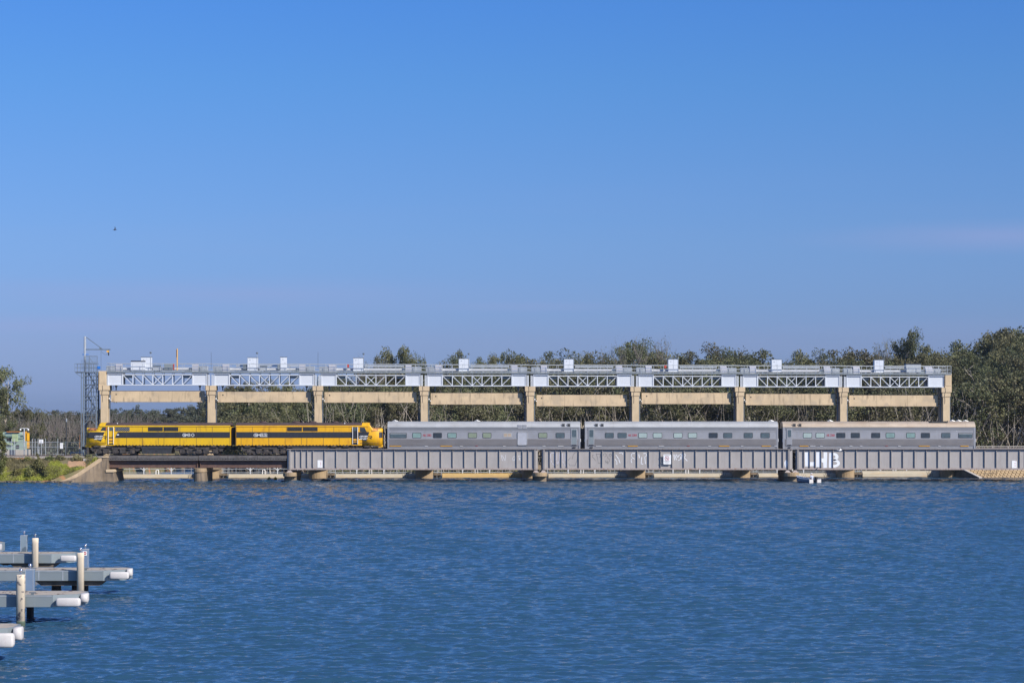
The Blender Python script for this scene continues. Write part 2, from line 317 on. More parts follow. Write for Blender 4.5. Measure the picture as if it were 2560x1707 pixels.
def water_mesh():
    rows = [-200.0, 20.0, 45.0, 56.0]; y = 60.0
    while y < 300: rows.append(y); y += .09 if y < 100 else (.15 if y < 150 else (.25 if y < 200 else .42))
    rows += [302, 310, 330, 360, 400, 450, 600, 1000, 4000]
    Yv = np.array(rows); nc = 720; t = np.linspace(-1, 1, nc)
    XX = t[None, :]*(Yv[:, None]*.262+6); XX[:, 0] = -1600; XX[:, -1] = 1600
    YY = np.repeat(Yv[:, None], nc, 1); rg = np.random.RandomState(4); Z = np.zeros_like(XX); g1 = np.clip((210-YY)/90, 0, 1); g2 = .7+1.6*np.clip((YY-95)/110, 0, 1)
    for k in range(110):
        lam = .24*(1.7/.24)**(rg.rand()**1.0); an = math.radians(-80)+rg.normal(0, .42); kx, ky = 2*math.pi/lam*math.cos(an), 2*math.pi/lam*math.sin(an)
        sl = WSL*(1.0 if lam < .9 else .8)*rg.uniform(.6, 1.4); Z += (g1 if lam < .9 else g2)*(sl*lam/(2*math.pi)*np.sin(kx*XX+ky*YY+rg.rand()*6.28))
    g = 1.0+.12*np.sin(XX*.11+1.3*np.sin(YY*.05))*np.sin(YY*.07+.8*np.sin(XX*.06))
    Z *= g*np.clip((YY-58)/4, 0, 1)*np.clip((299-YY)/4, 0, 1); Z[:, 0] = 0; Z[:, -1] = 0
    Z *= np.where(YY > 264, .6, 1)
    nr = len(rows); V = np.stack([XX, YY, Z], -1).reshape(-1, 3).astype(np.float32)
    i = (np.arange(nr-1)[:, None]*nc+np.arange(nc-1)[None, :]).ravel(); Fq = np.stack([i, i+1, i+nc+1, i+nc], 1).astype(np.int32)
    me = bpy.data.meshes.new('water'); me.vertices.add(len(V)); me.vertices.foreach_set('co', V.ravel()); me.loops.add(Fq.size); me.loops.foreach_set('vertex_index', Fq.ravel())
    me.polygons.add(len(Fq)); me.polygons.foreach_set('loop_start', np.arange(0, Fq.size, 4, dtype=np.int32)); me.polygons.foreach_set('loop_total', np.full(len(Fq), 4, np.int32))
    me.polygons.foreach_set('use_smooth', np.ones(len(Fq), bool)); me.materials.append(water_mat()); me.update(calc_edges=True); return me
ob = bpy.data.objects.new('water', water_mesh()); COL.objects.link(ob); tag(ob, kind='structure')
def sm(a, b, x):
    t = max(0, min(1, (x-a)/(b-a))); return t*t*(3-2*t)
def shore(x):
    return 288+112*(1-sm(-44, -27, x)) if x < 40 else 288-12.5*sm(52, 60, x)
def pl(tab, x):
    for (a, za), (b, zb) in zip(tab, tab[1:]):
        if x <= b: return za+(zb-za)*max(0, (x-a)/(b-a))
    return tab[-1][1]
LB = [(249,-1.2),(252.6,-.25),(253.4,.15),(254.4,.75),(257.0,2.25),(258.2,2.72),(259.2,2.98),(263.2,3.0),(264.5,2.85),(300,2.9),(4000,3)]
def gzz(x, y):
    nzv = noise.noise(Vector((x*.35, y*.35, 3)))*.22+noise.noise(Vector((x*1.3, y*1.3, 1)))*.08
    far = -1.3+3.1*sm(0, 7, y-shore(x))+max(0, y-shore(x)-6)*.003
    if x < -50.6: 
        if x > -56.2 and y < 257-3.3*(-51.2-x)/4.9+.25: return -1.3
        z = pl(LB, y); k = 1 if 252 < y < 258.6 else (.3 if y > 264 else .06)
        return z+nzv*k*(1 if z > -.3 else 0)
    if x < -50.2: return pl(LB, y) if y < 268 and y > 257 else far
    return far+nzv*(.6 if far > .2 else 0)
xs = [-900,-500,-300,-200,-150,-120,-100,-90]+[-84+.6*i for i in range(56)]+[-50.3,-50.19]+[-48+4*i for i in range(40)]+[130,200,300,500,900]
ys = [246,249,251]+[252+.35*i for i in range(21)]+[260,262,264.6,268,272,274.5,276,278,280,282,284,286,288,290,292,294,296,300,310,330,360,390,398,401,404,408,420,460,520,700,1200,4000]
gm = MB(); gm.smooth = True
for y in ys:
    for x in xs: gm.v.append((x, y, gzz(x, y)))
nx = len(xs)
for j in range(len(ys)-1):
    for i in range(nx-1): gm.f.append((j*nx+i, j*nx+i+1, (j+1)*nx+i+1, (j+1)*nx+i)); gm.m.append(0)
M['soil'] = mat('grassy_soil', (.16,.13,.07), .95, var=.3, scale=.8, col2=(.42,.17,.075), thr2=.56, scale2=.35, streak=.7, scol=(.09,.11,.035), sscale=(1.2,1.2,1.2), sthr=.45)
ob = bpy.data.objects.new('ground', gm.mesh('ground', M['soil'])); COL.objects.link(ob); tag(ob, kind='structure')
# ballast and sleepers of the line on the left bank
bb = MB(); XA = PX(262, 259)
bb.prism([(258.9,2.95),(259.35,3.12),(262.5,3.12),(263,2.95)], 'x', -120, XA)
M['ballast'] = mat('ballast_stone', (.30,.27,.25), .95, var=.3, scale=9, col2=(.12,.11,.1), thr2=.5, scale2=9)
ob = bpy.data.objects.new('track_bed', bb.mesh('track_bed', M['ballast'])); COL.objects.link(ob); tag(ob, kind='structure')
rk = T('railway_track', 'rusty steel rails on sleepers carrying the yellow locomotives and silver carriages', 'track', (XA, 260.78, 3.0))
for yy in (260.06, 261.5):
    rb = MB(); rb.box(-120, 80, yy-.035, yy+.035, 3.13, 3.20); rb.box(-120, 80, yy-.07, yy+.07, 3.06, 3.08); rb.box(-120, 80, yy-.012, yy+.012, 3.08, 3.13)
    rk.part('rail', rb, M['rail'])
tb = MB(); x = -119.8
while x < 79: tb.box(x, x+.24, 259.55, 262.0, 2.93, 3.06 if x < XA else 3.055); x += .66
o = rk.part('sleepers', tb, M['timber_br']); tag(o, kind='stuff')
# timber kerb posts and a low retaining edge along the left bank
ke = T('timber_kerb', 'low broken timber and concrete kerb along the top of the grassy bank', 'retaining edge', (PX(90,258.4), 258.4, 2.6))
kb = MB(); prev = None
for a, b, t, q in [(60,84,1143.2,1149),(85.5,98.5,1143.5,1149.3),(100,117,1143.3,1150),(119.5,147,1143.8,1150.5),(149,176,1145,1152),(183,209,1143.5,1150)]:
    kb.box(PX(a,258.4), PX(b,258.4), 258.35, 258.55, PZ(q,258.4), PZ(t,258.4))
ke.part('kerb_board', kb, M['fadedgrey'])
for a in (84.8, 99, 118, 148, 177.5):
    pb = MB(); pb.box(PX(a-1,258.3), PX(a+1.4,258.3), 258.15, 258.34, 2.2, PZ(1142.5,258.3)); ke.part('post', pb, M['timber_br'])
cb = MB(); cb.hexa([(PX(209,257.9),257.7,PZ(1153,258)),(PX(232,257.9),257.7,PZ(1155.5,258)),(PX(232,257.9),258.1,PZ(1155.5,258)),(PX(209,257.9),258.1,PZ(1153,258)),(PX(209,257.9),257.7,PZ(1145.5,258)),(PX(234,257.9),257.7,PZ(1151,258)),(PX(234,257.9),258.1,PZ(1151,258)),(PX(209,257.9),258.1,PZ(1145.5,258))])
solo('fallen_slab', 'tilted grey concrete slab lying at the top of the bank left of the abutment', 'slab', cb, M['fadedgrey'], (PX(220,257.9), 257.9, 2.4))
def patch(name, us, ys_, m, off=.03):
    pm_ = MB(); nu, ny = 16, 8
    for j in range(ny+1):
        for i in range(nu+1):
            fu, fy = i/nu, j/ny; u = us[0]+(us[1]-us[0])*fu; y = ys_[0]+(ys_[1]-ys_[0])*fy
            y += .35*noise.noise(Vector((u*.13, fy*3, 2))); u += 6*noise.noise(Vector((fu*3, fy*4, 8))); x = PX(u, y)
            e = min(fu, 1-fu, fy, 1-fy); pm_.v.append((x, y, gzz(x, y)+(off if e > .01 else -.06)))
    for j in range(ny):
        for i in range(nu): k = j*(nu+1)+i; pm_.f.append((k, k+1, k+nu+2, k+nu+1)); pm_.m.append(0)
    pm_.smooth = True; o_ = bpy.data.objects.new(name, pm_.mesh(name, m)); COL.objects.link(o_); tag(o_, kind='structure')
M['redsoil'] = mat('orange_bare_soil', (.36,.22,.13), .95, var=.2, scale=2, col2=(.34,.22,.13), thr2=.58, scale2=2)
patch('bare_soil', (168, 216), (256.3, 257.9), M['redsoil'])
# stones along the waterline of the left bank
sb = MB()
for i in range(150):
    u = R.uniform(-15, 178); Y = R.uniform(253.0, 254.0); r = R.uniform(.08, .3)
    rr = Matrix.Rotation(R.uniform(0, 6), 3, 'Z'); c = Vector((PX(u, Y), Y, R.uniform(-.05, .16)))
    t0 = MB(); t0.box(-r, r, -r*.6, r*.6, -r*.5, r*.45); t0.v = [tuple(rr @ Vector((a*R.uniform(.7,1.1), b*R.uniform(.7,1.1), z*R.uniform(.6,1.1)))+c) for a, b, z in t0.v]; sb.add(t0)
M['stone'] = mat('dark_shore_stone', (.10,.085,.075), .9, var=.35, scale=3, col2=(.30,.24,.19), thr2=.6, scale2=2)
solo('shore_rubble', 'dark broken stones along the waterline below the grassy bank', 'rubble', sb, M['stone'], (PX(80,253.5), 253.5, 0), kind='stuff')
# ------------------------------------------------------------------ abutment and piers of the railway bridge
YA = 257.0
def pxpts(pts, Y): return [(PX(u, Y), PZ(v, Y)) for u, v in pts]
ab = T('bridge_abutment', 'stained tan concrete abutment with sloping wing wall at the left end of the railway bridge', 'abutment', (PX(262,YA), YA, 0))
def yw(u): return YA-3.3*max(0, 256-u)/90
def slab(pts, y_off, th):
    m = MB(); n = len(pts); P = [(PX(u, yw(u)), yw(u)+y_off, PZ(v, yw(u))) for u, v in pts]; Q = [(x, y+th, z) for x, y, z in P]
    return m.loft([P, Q])
m1 = MB(); m1.prism(pxpts([(256,1146),(256,1141.5),(268.2,1141.5),(268.2,1173.4),(264.6,1173.4),(264.6,1180),(282,1180),(288.5,1215),(256,1215)], YA), 'y', YA, 263.4)
ab.part('abutment_wall', m1, M['concrete_dk'])
ab.part('wing_wall', slab([(255.9,1150.9),(255.9,1222),(140,1226),(150,1203),(166,1200.5),(188,1194.5),(207,1184),(232,1166.5)], 0, .7), M['concrete_dk'])
ab.part('coping', slab([(255.9,1150.7),(232,1166.3),(207,1183.8),(188,1194.3),(166,1200.3),(150,1202.8),(150,1201.8),(166,1196.5),(190,1184),(205,1174.5),(226,1160),(245.8,1146.5),(252,1144.5),(255.9,1143)], .14, .75), M['coping'])
m1 = MB(); m1.prism(pxpts([(264.8,1179.8),(264.8,1173.3),(281.5,1173.3),(284.5,1174.6),(284.5,1179.8)], YA-.05), 'y', YA-.12, 263.5); m1.box(PX(256.5,YA), PX(269,YA), YA-.08, 263.45, PZ(1143,YA), PZ(1140.2,YA))
ab.part('bearing_shelf', m1, M['concrete'])
def stadium(cx, w, y0, y1, n=10):      # plan with round noses
    r = w/2; pts = []
    for k in range(n+1): a = math.pi+math.pi*k/n; pts.append((cx+r*math.cos(a), y0+r+r*math.sin(a)))
    for k in range(n+1): a = math.pi*k/n; pts.append((cx+r*math.cos(a), y1-r+r*math.sin(a)))
    return pts
def rail_pier(u, cap0, cap1, y_top, y_mid, lab):
    Y = 256.9; cx = PX((cap0+cap1)/2, Y); w = PX(cap1, Y)-PX(cap0, Y)
    t = T('bridge_pier', lab, 'bridge pier', (cx, 260, 0), group='concrete piers of the railway bridge')
    a = MB(); a.prism(stadium(cx, w, Y, 264.6), 'z', PZ(y_mid, Y), PZ(y_top, Y)); t.part('pier_cap', a, M['concrete_wet'], bev=.05)
    a = MB(); a.prism(stadium(cx, w*.93, Y+(.1 if u < 600 else .85), 264.5), 'z', -1.2, PZ(y_mid, Y)); t.part('shaft', a, M['concrete_dk'])
    return t, cx
rail_pier(497, 481, 512.5, 1170.5, 1180.5, 'rounded concrete bridge pier under the joint of the two brown deck spans')
PRS = []
for u, c0, c1, lab in [(722,705.6,739.2,'concrete bridge pier under the left end of the grey plate girders'),(1349.5,1331,1368,'concrete bridge pier below the gap under the front two silver carriages, at mid bridge'),(1982,1961.5,2000,'concrete bridge pier that the small dinghy floats beside')]:
    t, cx = rail_pier(u, c0, c1, 1181, 1191, lab); PRS.append((t, cx, u))
for t, cx, u in PRS:
    for du in ((0,) if u < 800 else (-9.5, 9.5)):
        for yy in (257.75, 263.9):
            x = cx+du/20.1; a = MB(); a.loft([[(x-.38,yy-.3,PZ(1181,257)),(x+.38,yy-.3,PZ(1181,257)),(x+.38,yy+.3,PZ(1181,257)),(x-.38,yy+.3,PZ(1181,257))],[(x-.14,yy-.15,PZ(1175.2,257.6)),(x+.14,yy-.15,PZ(1175.2,257.6)),(x+.14,yy+.15,PZ(1175.2,257.6)),(x-.14,yy+.15,PZ(1175.2,257.6))]])
            t.part('bearing', a, M['girder_lo'])
# ------------------------------------------------------------------ deck spans on the left
def deck_span(u0, u1, lab):
    t = T('deck_span', lab, 'bridge span', (PX((u0+u1)/2, 258), 260.7, 1.75), group='timber decked spans at the left of the railway bridge')
    x0, x1 = PX(u0, 258), PX(u1, 258); zt, zb = PZ(1150.8, 258), PZ(1168.8, 258.4)
    for yy in (258.45, 262.9):
        a = MB(); a.box(x0+.1, x1-.1, yy-.012, yy+.012, zb+.03, zt-.03); t.part('girder_web', a, M['rustbrown'])
        a = MB(); a.box(x0+.1, x1-.1, yy-.18, yy+.18, zb, zb+.03); a.box(x0+.1, x1-.1, yy-.18, yy+.18, zt-.03, zt); t.part('girder_flange', a, M['rustbrown'])
        for xx in (x0+.14, x1-.22):
            a = MB(); a.box(xx, xx+.1, yy-.16, yy+.16, zb+.032, zt-.032); t.part('stiffener', a, M['rustbrown'])
    a = MB(); x = x0+.06
    while x < x1-.2:
        a.box(x, x+.27, 257.9+R.uniform(0,.05), 263.5, PZ(1148.6,258), PZ(1145.6,258)); x += .33
    tag(t.part('cross_ties', a, M['timber']), kind='stuff')
    for k in range(2):
        a = MB(); n = 3; 
        for i in range(n): 
            p, q = x0+(x1-x0)*i/n+.02, x0+(x1-x0)*(i+1)/n-.02; yy = (257.86, 263.2)[k]; dz = R.uniform(-.02,.02)
            a.box(p, q, yy, yy+.3, PZ(1145.5,258), PZ(1138.6,258)+dz)
        t.part('kerb_beam', a, M['timber'])
    a = MB(); a.box(x0+.03, x1-.03, 257.93, 258.1, PZ(1150.6,258), PZ(1148.65,258)); t.part('edge_board', a, M['timber'])
    x = x0+.7
    while x < x1-.4:
        a = MB(); a.box(x, x+.22, 257.84, 257.858, PZ(1143.2,258), PZ(1142.6,258)); t.part('kerb_bolt', a, M['timber']); x += 2.0
deck_span(268.6, 495.8, 'timber decked brown girder span under the leading yellow locomotive')
deck_span(496.4, 717.5, 'timber decked brown girder span between the rounded pier and the grey plate girders')
# ------------------------------------------------------------------ plate girder spans
YW = 257.85
def plate_span(u0, u1, thick, thin, lab):
    x0, x1 = PX(u0, YW), PX(u1, YW); zt, zb = PZ(1121.8, 257.5), PZ(1174.1, 257.6)
    t = T('plate_girder_span', lab, 'bridge span', ((x0+x1)/2, 260.8, zb), group='grey plate girder spans of the railway bridge')
    for yy, s in ((YW, -1), (263.8, 1)):
        a = MB(); a.box(x0, x1, yy-.01, yy+.01, zb+.03, zt-.05); t.part('girder_web', a, M['girder'])
        a = MB(); a.box(x0, x1, yy-.30, yy+.30, zt-.05, zt); a.box(x0, x1, yy-.03, yy+.03, zt-.17, zt-.051); t.part('top_flange', a, M['girder_lo'])
        a = MB(); a.box(x0, x1, yy-.22, yy+.22, zb, zb+.03); a.box(x0, x1, yy-.05, yy-.011, zb+.031, zb+.225); a.box(x0, x1, yy+.011, yy+.05, zb+.031, zb+.225)
        for i in range(int((x1-x0)/.16)): a.box(x0+.08+i*.16, x0+.11+i*.16, yy-.062, yy-.05, zb+.12, zb+.15)
        t.part('bottom_flange', a, M['girder_lo'])
        for u in thick:
            a = MB(); x = PX(u, YW); a.box(x-.11, x-.04, yy-.24, yy+.24, zb+.031, zt-.051); a.box(x+.02, x+.10, yy-.24, yy+.24, zb+.031, zt-.051); t.part('end_stiffener', a, M['girder'])
        for u in thin:
            a = MB(); x = PX(u, YW); a.prism([(yy-.055,zb+.226),(yy-.055,zt-.18),(yy-.055,zt-.051),(yy-.10,zt-.052),(yy-.19,zt-.30),(yy-.19,zb+.34)], 'x', x-.02, x+.02); a.box(x-.10, x+.0, yy-.024, yy-.0101, zb+.23, zt-.18)
            a.box(x-.02, x+.02, yy+.0101, yy+.055, zb+.226, zt-.06); t.part('stiffener', a, M['girder'])
    a = MB(); a.box(x0+.05, x1-.05, YW+.31, 263.48, 2.55, 2.70); t.part('deck_floor', a, M['timber'])
    x = x0+.6; k = 0
    while x < x1-.3:
        a = MB(); a.box(x-.12, x+.12, YW+.06, 263.74, 1.95, 2.549); t.part('cross_beam', a, M['girder']); x += 2.9
    return t
thin1 = [739.6,754,768.5,783]+[812+29.1*i for i in range(16)]+[1292,1306.5,1321]
G1 = plate_span(718.2, 1344.5, [725,1337.5], thin1, 'grey plate girder span under the second locomotive and first silver carriage')
thin2 = [1374.7,1389.4,1403.8,1418.3]+[1447.4+29.15*i for i in range(17)]+[1929,1943,1957.6]
G2 = plate_span(1354.5, 1981, [1360,1972], thin2, 'grey plate girder span covered in outlined graffiti with a no-anchoring style sign')
G2.e['label'] = 'grey plate girder span with scrawled graffiti and a white sign with a red ring'
thin3 = [2009.8,2024.3,2038.6,2053]+[2082.5+29.15*i for i in range(17)]+[2564,2578,2593]
G3 = plate_span(1989, 2616, [1994.5,2609], thin3, 'grey plate girder span painted with big silver block letters')
# graffiti (flat paint, thin on the web)
YG = YW-.0115
def gx(u): return PX(u, YW)
def gzv(v): return PZ(v, YW)
LHB = [[[(2012,1130),(2024.3,1130),(2024.3,1154.5),(2036.5,1154.5),(2036,1164.5),(2013,1165.5)]],
 [[(2040.5,1129.5),(2053,1129.5),(2053,1145.5),(2059,1145),(2059,1129.5),(2068,1130),(2067,1168.5),(2058.5,1169),(2058,1156),(2053,1154),(2053,1166.5),(2040.5,1167)]],
 [[(2073,1131.5),(2083.3,1131),(2083.3,1168.5),(2072,1168.5)]]]
def ring_arc(mb, cu, cv, ru, rv, iu, iv, a0, a1, n=10):
    for k in range(n):
        t0, t1 = a0+(a1-a0)*k/n, a0+(a1-a0)*(k+1)/n
        mb.poly([(gx(cu+iu*math.cos(t0)), YG, gzv(cv-iv*math.sin(t0))), (gx(cu+ru*math.cos(t0)), YG, gzv(cv-rv*math.sin(t0))), (gx(cu+ru*math.cos(t1)), YG, gzv(cv-rv*math.sin(t1))), (gx(cu+iu*math.cos(t1)), YG, gzv(cv-iv*math.sin(t1)))])
for nm_, polys in zip('LHB', LHB):
    g = MB()
    for p in polys: g.poly([(gx(a), YG, gzv(b)) for a, b in p])
    if nm_ == 'B': ring_arc(g, 2083.3, 1141.5, 13, 10.3, 5.5, 4, -math.pi/2, math.pi/2); ring_arc(g, 2083.3, 1157.5, 16.5, 10.5, 10, 4.2, -math.pi/2, math.pi/2)
    G3.part('graffiti_letter', g, M['graf'], label=f'big silver painted letter {nm_}')
g2 = MB(); g2.poly([(gx(1965+4.2*math.cos(t)*(1+.12*math.sin(3*t))), YG, gzv(1159-9.5*math.sin(t)*(1+.1*math.cos(4*t)))) for t in [2*math.pi*k/16 for k in range(16)]])
G2.part('graffiti', g2, M['graf'], label='pale paint blob near the right end')
def scr(t, lines, w, m, lab):
    mb = MB()
    for ln in lines:
        P = [(gx(a), YG-.002, gzv(b)) for a, b in ln]
        for p, q in zip(P, P[1:]): mb.bar(p, q, w, .006, ext=w*.3)
    t.part('graffiti', mb, m, label=lab)
def z4(pts): return [(1360+a/9.046, 1115+b/9.046) for a, b in pts]
def z3(pts): return [(940+a/4.3556, 1030+b/4.3556) for a, b in pts]
scr(G1, [z3([(1363,470),(1378,528)]), z3([(1372,466),(1405,528),(1412,465)]), z3([(1500,478),(1488,500),(1492,524),(1504,528),(1515,500),(1508,480),(1500,478)]), z3([(1556,480),(1558,526)]), z3([(1545,476),(1572,474),(1582,486),(1574,500),(1558,503),(1588,540)])], .035, M['graf'], 'thin white letters scrawled')
scr(G2, [z4([(150,150),(240,150)]), z4([(150,150),(150,300),(175,380),(250,440)]), z4([(230,160),(232,330),(250,350)]), z4([(290,160),(285,330),(300,420)]), z4([(350,150),(345,330),(300,420)]), z4([(415,160),(415,310),(440,400),(490,445)]), z4([(480,160),(482,330)])], .08, M['graf_f'], 'faded lilac looping letters')
scr(G2, [z4([(735,140),(690,150),(660,200),(640,290)]), z4([(560,395),(590,435),(700,440),(745,330),(755,200)]), z4([(545,330),(570,280),(600,255)]), z4([(1085,235),(1100,200),(1125,195)]), z4([(1085,235),(1140,285),(1165,330)]), z4([(1180,175),(1215,265),(1225,385),(1280,385)]), z4([(1185,175),(1275,185),(1265,260)]),
  z4([(1345,215),(1345,175),(1380,160),(1410,180),(1405,220),(1375,235)]), z4([(1470,215),(1480,180),(1515,175),(1525,205),(1505,230),(1480,225)]), z4([(1435,230),(1450,280),(1490,300)]), z4([(1390,320),(1400,380),(1430,340),(1440,400),(1490,310)])], .03, M['dark'], 'dark outlined scrawl')
scr(G2, [z4([(1625,195),(1690,290),(1718,380)]), z4([(1610,290),(1648,350),(1648,412)]), z4([(1700,150),(1775,145),(1780,185)]), z4([(2050,160),(1990,160),(1970,210),(1985,250),(2045,290)]), z4([(1985,290),(1965,320),(1985,370)]), z4([(2145,185),(2155,265)]), z4([(2250,165),(2315,160),(2310,230),(2275,235),(2295,400)]), z4([(2210,250),(2195,400),(2240,400)]),
  [(1684.3,1136.5),(1686.5,1149.5)], [(1687,1136.5),(1691,1149)], [(1691,1136),(1694,1143.5),(1699,1136),(1704,1135),(1705,1141),(1702.5,1147)], [(1706.5,1134),(1708,1152)], [(1711.5,1133.5),(1714,1138),(1710,1143),(1718,1151.5)], [(1696,1150),(1700,1149),(1702,1141)]], .075, M['graf'], 'white painted scrawl')
# signs on the girders
def girder_sign(u0, u1, v0, v1, lab, y, dots):
    t = T('sign', lab, 'sign', (gx((u0+u1)/2), y, gzv(v1)), group=None)
    a = MB(); r = .06; x0, x1, z0, z1 = gx(u0), gx(u1), gzv(v1), gzv(v0)
    a.prism([(x0+r,z0),(x1-r,z0),(x1,z0+r),(x1,z1-r),(x1-r,z1),(x0+r,z1),(x0,z1-r),(x0,z0+r)], 'y', y, y+.02); t.part('sign_board', a, M['white'])
    return t
for u0, u1, v0, v1, lab in [(793.8,806.2,1149.8,1168.8,'small white rectangular sign under the second locomotive, near the left end of the grey girders'),(2529.5,2541.5,1151,1170,'small white rectangular sign near the right edge of the grey girders')]:
    t = girder_sign(u0, u1, v0, v1, lab, YW-.04, 1)
    a = MB(); 
    for k, dv in enumerate((6.3, 9.7, 13.3)): a.box(gx(u0+7), gx(u0+9.2), YW-.044, YW-.0405, gzv(v0+dv+1), gzv(v0+dv-.5+.2*k))
    a.box(gx(u0+7.5), gx(u0+10.5), YW-.044, YW-.0405, gzv(v0+1.7), gzv(v0+1.1)); t.part('printing', a, M['red'])
YS = YW-.27
t = girder_sign(1658.2, 1677.2, 1135.2, 1160.2, 'large white sign with a red prohibition ring standing off the graffitied girder', YS, 0)
a = MB(); cx, cz, r = PX(1667.5,YS), PZ(1145.8,YS), .245
for k in range(24):
    p0, p1 = 2*math.pi*k/24, 2*math.pi*(k+1)/24; a.bar((cx+r*math.cos(p0),YS-.006,cz+r*math.sin(p0)), (cx+r*math.cos(p1),YS-.006,cz+r*math.sin(p1)), .05, .01)
a.bar((cx-.17,YS-.006,cz+.17), (cx+.17,YS-.006,cz-.17), .045, .011); t.part('red_ring', a, M['red'])
a = MB(); a.prism([(cx-.15,cz+.02),(cx-.02,cz+.08),(cx+.03,cz+.05),(cx+.16,cz+.03),(cx+.13,cz-.04),(cx-.1,cz-.05)], 'y', YS-.004, YS-.001); t.part('pictogram', a, M['dark'])
a = MB()
for v, p, q in [(1137.4,1660.5,1675.5),(1139.3,1662.5,1673),(1152.5,1659.5,1675),(1154.3,1661.5,1673.5),(1158.2,1664,1671)]:
    u = p
    while u < q: w = R.uniform(.7,1.6); a.box(PX(u,YS), PX(min(q,u+w),YS), YS-.005, YS-.001, PZ(v+.4,YS), PZ(v-.4,YS)); u += w+.5
t.part('printing', a, M['dark'])
a = MB()
for v in (1142.5, 1157.5): a.bar((gx(1651),YW-.235,gzv(v)), (gx(1681),YW-.235,gzv(v)), .05, .05); 
t.part('mounting_rail', a, M['galv_dk'])
# ------------------------------------------------------------------ the train
YT, YC = 259.3, 260.78
def TX(u): return PX(u, YT)
def TZ(v): return PZ(v, YT)
def wheelset(t, par, x, z=3.7, r=.5):
    for yy in (260.06, 261.5):
        a = MB(); a.cyl((x, yy-.07, z), (x, yy+.06, z), r, 20); a.cyl((x, yy+.06, z), (x, yy+.09, z), r+.03, 20); a.cyl((x, yy-.10, z), (x, yy-.069, z), .16, 10)
        t.part('wheel', a, M['bogie'], parent=par)
def loco_bogie(t, axles, s=1):
    a = MB(); x0, x1 = min(axles), max(axles)
    for yy in (259.48, 261.92):
        a.box(x0-1.0, x1+1.0, yy, yy+.16, 3.98, 4.22)
        a.prism([(x0-1.0,3.98),(x0-.8,3.75),(x0-.45,3.72),(x0-.3,3.98)], 'y', yy+.01, yy+.15); a.prism([(x1+1.0,3.98),(x1+.8,3.75),(x1+.45,3.72),(x1+.3,3.98)], 'y', yy+.01, yy+.15)
    for p, q in zip(axles, axles[1:]):
        for yy in (259.50, 261.9):
            m = (p+q)/2; a.prism([(p+.22,3.66),(p+.5,3.36),(m-.28,3.30),(m-.05,3.45),(m+.15,3.50),(q-.5,3.36),(q-.22,3.66),(q-.3,3.78),(m+.1,3.62),(p+.3,3.78)], 'y', yy-.02, yy+.10)
    a.box(x0-.6, x1+.6, 259.7, 261.9, 3.8, 4.2)
    b = t.part('bogie', a, M['bogie'])
    for x in axles:
        wheelset(t, b, x)
        for yy, k in ((259.36, 1), (261.94, 1)):
            c = MB(); c.prism([(x-.28,3.45),(x+.28,3.45),(x+.34,3.6),(x+.26,3.95),(x-.26,3.95),(x-.34,3.6)], 'y', yy, yy+.26); c.cyl((x,yy-.04,3.68), (x,yy+.01,3.68), .13, 10)
            t.part('axle_box', c, M['bogie'], parent=b)
    for p, q in zip(axles, axles[1:]):
        c = MB(); m = (p+q)/2+.15*s; c.prism([(m-.33,3.60),(m-.2,3.44),(m+.2,3.48),(m+.36,3.72),(m+.36,4.0),(m-.33,4.0)], 'y', 259.34, 259.56); t.part('brake_gear', c, M['bogie'], parent=b)
    for x in (x0-.55, x0+.95, x1-.6, x1+.5):
        c = MB(); c.cyl((x,259.42,4.29), (x+.7,259.42,4.29), .12, 10); t.part('brake_cylinder', c, M['bogie'], parent=b)
